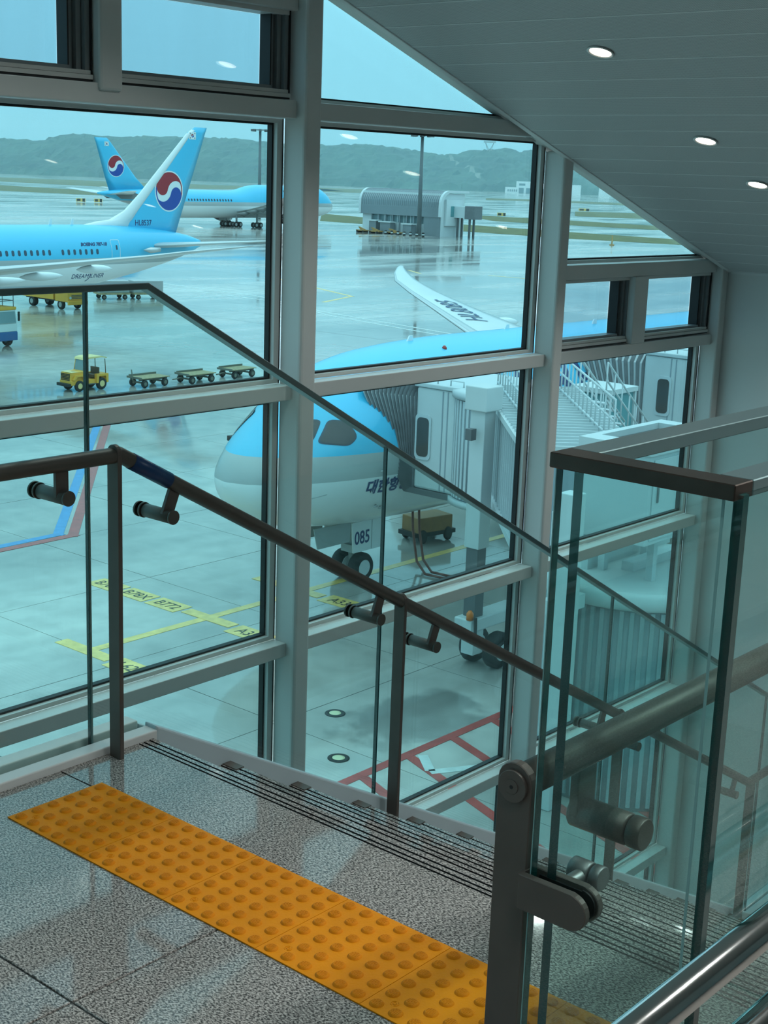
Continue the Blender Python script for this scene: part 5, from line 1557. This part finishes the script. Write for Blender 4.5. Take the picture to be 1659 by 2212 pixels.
# yellow lorry behind the far airplane's belly
tk = thing('cargo_truck', 'yellow cargo truck below the far airplane belly', 'truck', (80.7, 109.3, ZG), -math.pi/2)
def kb_(nm, mat, *a, bevel=.04): return MB().box(*a).build(nm, mat, tk, world=False, bevel=bevel)
kb_('cargo_box', 'tug_yellow', -4.2, 1.0, -1.15, 1.15, .85, 3.6); kb_('chassis', 'steel_dark', -4.2, 3.0, -.5, .5, .65, 1.05, bevel=0)
MB().prism([(1.15, .75), (3.15, .75), (3.15, 1.55), (2.85, 2.75), (1.15, 2.85)], 2.15, 'y', -1.075).build('cab', 'tug_yellow', tk, world=False, bevel=.05)
MB().prism([(3.12, 1.70), (2.90, 2.58), (2.94, 2.60), (3.16, 1.70)], 1.9, 'y', -.95).build('windscreen', 'far_dark', tk, world=False)
for k in range(3): kb_('grille_bar', 'steel_dark', 3.15, 3.19, -.65, .65, 1.05+.14*k, 1.11+.14*k, bevel=0)
for s_ in (-1, 1):
    MB().cyl((3.12, s_*.8, 1.15), (3.2, s_*.8, 1.15), .13, 14).build('headlight', 'paint_white', tk, world=False)
    vwheel(tk, 1.95, s_*.92, .46, .3, 'gear_grey'); vwheel(tk, -2.4, s_*.92, .46, .5, 'gear_grey')
    MB().prism([(1.6, 1.75), (2.75, 1.75), (2.65, 2.55), (1.6, 2.6)], .03, 'y', s_*1.075-.015).build('side_window', 'far_dark', tk, world=False)
kb_('bumper', 'tug_yellow', 3.1, 3.35, -1.1, 1.1, .5, .85); kb_('tail_lift', 'steel_dark', -5.2, -4.2, -.9, .9, .9, 1.05, bevel=0); kb_('lift_bar', 'paint_white', -4.6, -3.6, -1.16, -1.1, 1.0, 1.15, bevel=0)
# high-lift truck cab at the left edge
hl = thing('service_truck', 'white and blue service truck cab with yellow roof at the left edge', 'truck', (58.6, 86.95, ZG), -math.pi/2+.1)
def hb_(nm, mat, *a, bevel=.05): return MB().box(*a).build(nm, mat, hl, world=False, bevel=bevel)
hb_('cab_lower', 'truck_blue', -.9, 1.25, -1.15, 1.15, .5, 1.15); hb_('cab_mid', 'truck_white', -.9, 1.22, -1.14, 1.14, 1.15, 1.75)
MB().prism([(-.9, 1.75), (1.22, 1.75), (1.08, 2.75), (-.9, 2.75)], 2.26, 'y', -1.13).build('cab_upper', 'truck_white', hl, world=False, bevel=.05); hb_('cab_roof', 'tug_yellow', -.95, 1.15, -1.16, 1.16, 2.72, 2.95)
for s_ in (-1, 1):
    MB().prism([(-.1, 1.8), (1.0, 1.8), (.92, 2.62), (-.1, 2.62)], .03, 'y', s_*1.13-.015).build('side_window', 'screen_glass', hl, world=False); vwheel(hl, .25, s_*.98, .5, .32, 'gear_grey'); vwheel(hl, -4.4, s_*.98, .5, .5, 'gear_grey')
    hb_('mirror', 'rubber', 1.18, 1.32, s_*1.28-.08, s_*1.28+.08, 1.9, 2.6)
    vs, fs = text_mesh('5', .55, 0, .02)
    plate('number', vs, fs, Matrix(((-s_, 0, 0, .7), (0, 0, s_, s_*1.16), (0, 1, 0, 1.28), (0, 0, 0, 1))), 'truck_blue', hl, .006, world=False)
MB().prism([(1.23, 1.80), (1.10, 2.62), (1.13, 2.62), (1.26, 1.80)], 2.0, 'y', -1.0).build('windscreen', 'screen_glass', hl, world=False)
hb_('rear_body', 'steel_dark', -6, -.95, -1.1, 1.1, .7, 2.6)
lr = MB()
for (x, y) in ((-.2, -1), (1.0, -1), (-.2, 1), (1.0, 1)): lr.tube([(x, y, 2.9), (x, y, 3.9)], .03, 6)
for z in (3.4, 3.9): lr.tube([(-.2, -1, z), (1, -1, z), (1, 1, z), (-.2, 1, z), (-.2, -1, z)], .03, 6)
lr.build('roof_cage', 'steel_dark', hl, world=False)
# container dollies under the far tail
for i, (x, y, lab) in enumerate(((91.0, 114.0, 'dark container dolly under the far airplane belly, left one'), (94.3, 112.6, 'dark container dolly under the far airplane belly, right one'))):
    t = thing('container_dolly', lab, 'dolly', (x, y, ZG), -.35, 'container dollies under the far airplane')
    MB().box(-1.6, 1.6, -1.1, 1.1, .5, .68).build('deck', 'wood_deck', t, world=False); MB().box(-1.6, 1.6, -.9, .9, .68, 1.9).build('container', 'jet_grey', t, world=False, bevel=.05)
    for xx in (-1.1, 1.1):
        for yy in (-.9, .9): vwheel(t, xx, yy, .25, .2, 'cart_frame')
# tow bar lying beyond the near nose
tw = thing('tow_bar', 'dark towing gear standing on the apron left of the near airplane nose', 'tow bar', (46.0, 46.9, ZG), -.18)
MB().box(-.9, 2.6, -.10, .10, .42, .55).build('bar', 'rubber', tw, world=False); MB().box(-.4, 2.8, .45, .62, .5, .66).build('bar', 'rubber', tw, world=False)
MB().box(-.2, 2.4, -.1, .62, .40, .48).build('bed', 'brown_seat', tw, world=False); MB().box(-1.1, -.8, -.2, .2, .38, .62).build('coupling', 'rubber', tw, world=False)
for x in (.2, 1.8): vwheel(tw, x, .25, .22, .9, 'rubber')
# ground power unit and hoses below the near airplane
gu = thing('power_unit', 'low orange-brown ground power trailer under the near airplane belly', 'power unit', (38.5, 29.4, ZG), -.2)
gu.scale = (.55, .7, .8)
P('unit_brown', (.30, .14, .045), .6, var=.2)
MB().box(-1.5, 1.5, -.7, .7, .45, 1.2).build('casing', 'unit_brown', gu, world=False, bevel=.05); MB().box(-1.8, 1.8, -.7, .7, .3, .5).build('chassis', 'rubber', gu, world=False)
for x in (-1.1, 1.1):
    for y in (-.7, .7): vwheel(gu, x, y, .32, .22, 'rubber')
P('hose_red', (.22, .07, .05), .6)
hs_ = thing('power_cable', 'pair of reddish power cables curving over the apron under the nose', 'cable', (35, 25.5, ZG))
for o_ in (0, .35):
    pts = [(35.6+o_, 27.8, ZG+2.4), (35.45+o_, 27.6, ZG+1.2), (35.0+o_, 27.0, ZG+.25), (34.5+o_, 26.2, ZG+.06), (34.6+o_, 25.5, ZG+.05), (35.3+o_, 25.0, ZG+.05), (36.3+o_, 24.6, ZG+.05), (38+o_, 24.2, ZG+.05)]
    MB().tube(pts, .045, 8).build('cable', 'hose_red', hs_)
MB().box(35.3, 36.1, 27.5, 27.9, ZG+2.05, ZG+2.5).build('plug_box', 'bridge_rib', hs_)
# ------------------------------------------------------------------ thin rain haze over the airfield
m, nt, b, o = newmat('haze')
nt.nodes.remove(b)
vsn = N(nt, 'ShaderNodeVolumeScatter', Color=(.58, .88, 1, 1), Density=.00030)
L(nt, vsn.outputs[0], o.inputs['Volume'])
MATS['haze'] = m
hz = MB()
cs = [EN(e, n, h) for h in (.4, 75) for (e, n) in ((-1500, 330), (1500, 330), (1500, 2250), (-1500, 2250))]
hz.add(cs, [(0, 1, 2, 3), (4, 5, 6, 7), (0, 1, 5, 4), (1, 2, 6, 5), (2, 3, 7, 6), (3, 0, 4, 7)])
ho = hz.build('haze', 'haze')
tag(ho, 'thin grey rain haze hanging over the far airfield and hills', 'haze', kind='stuff')
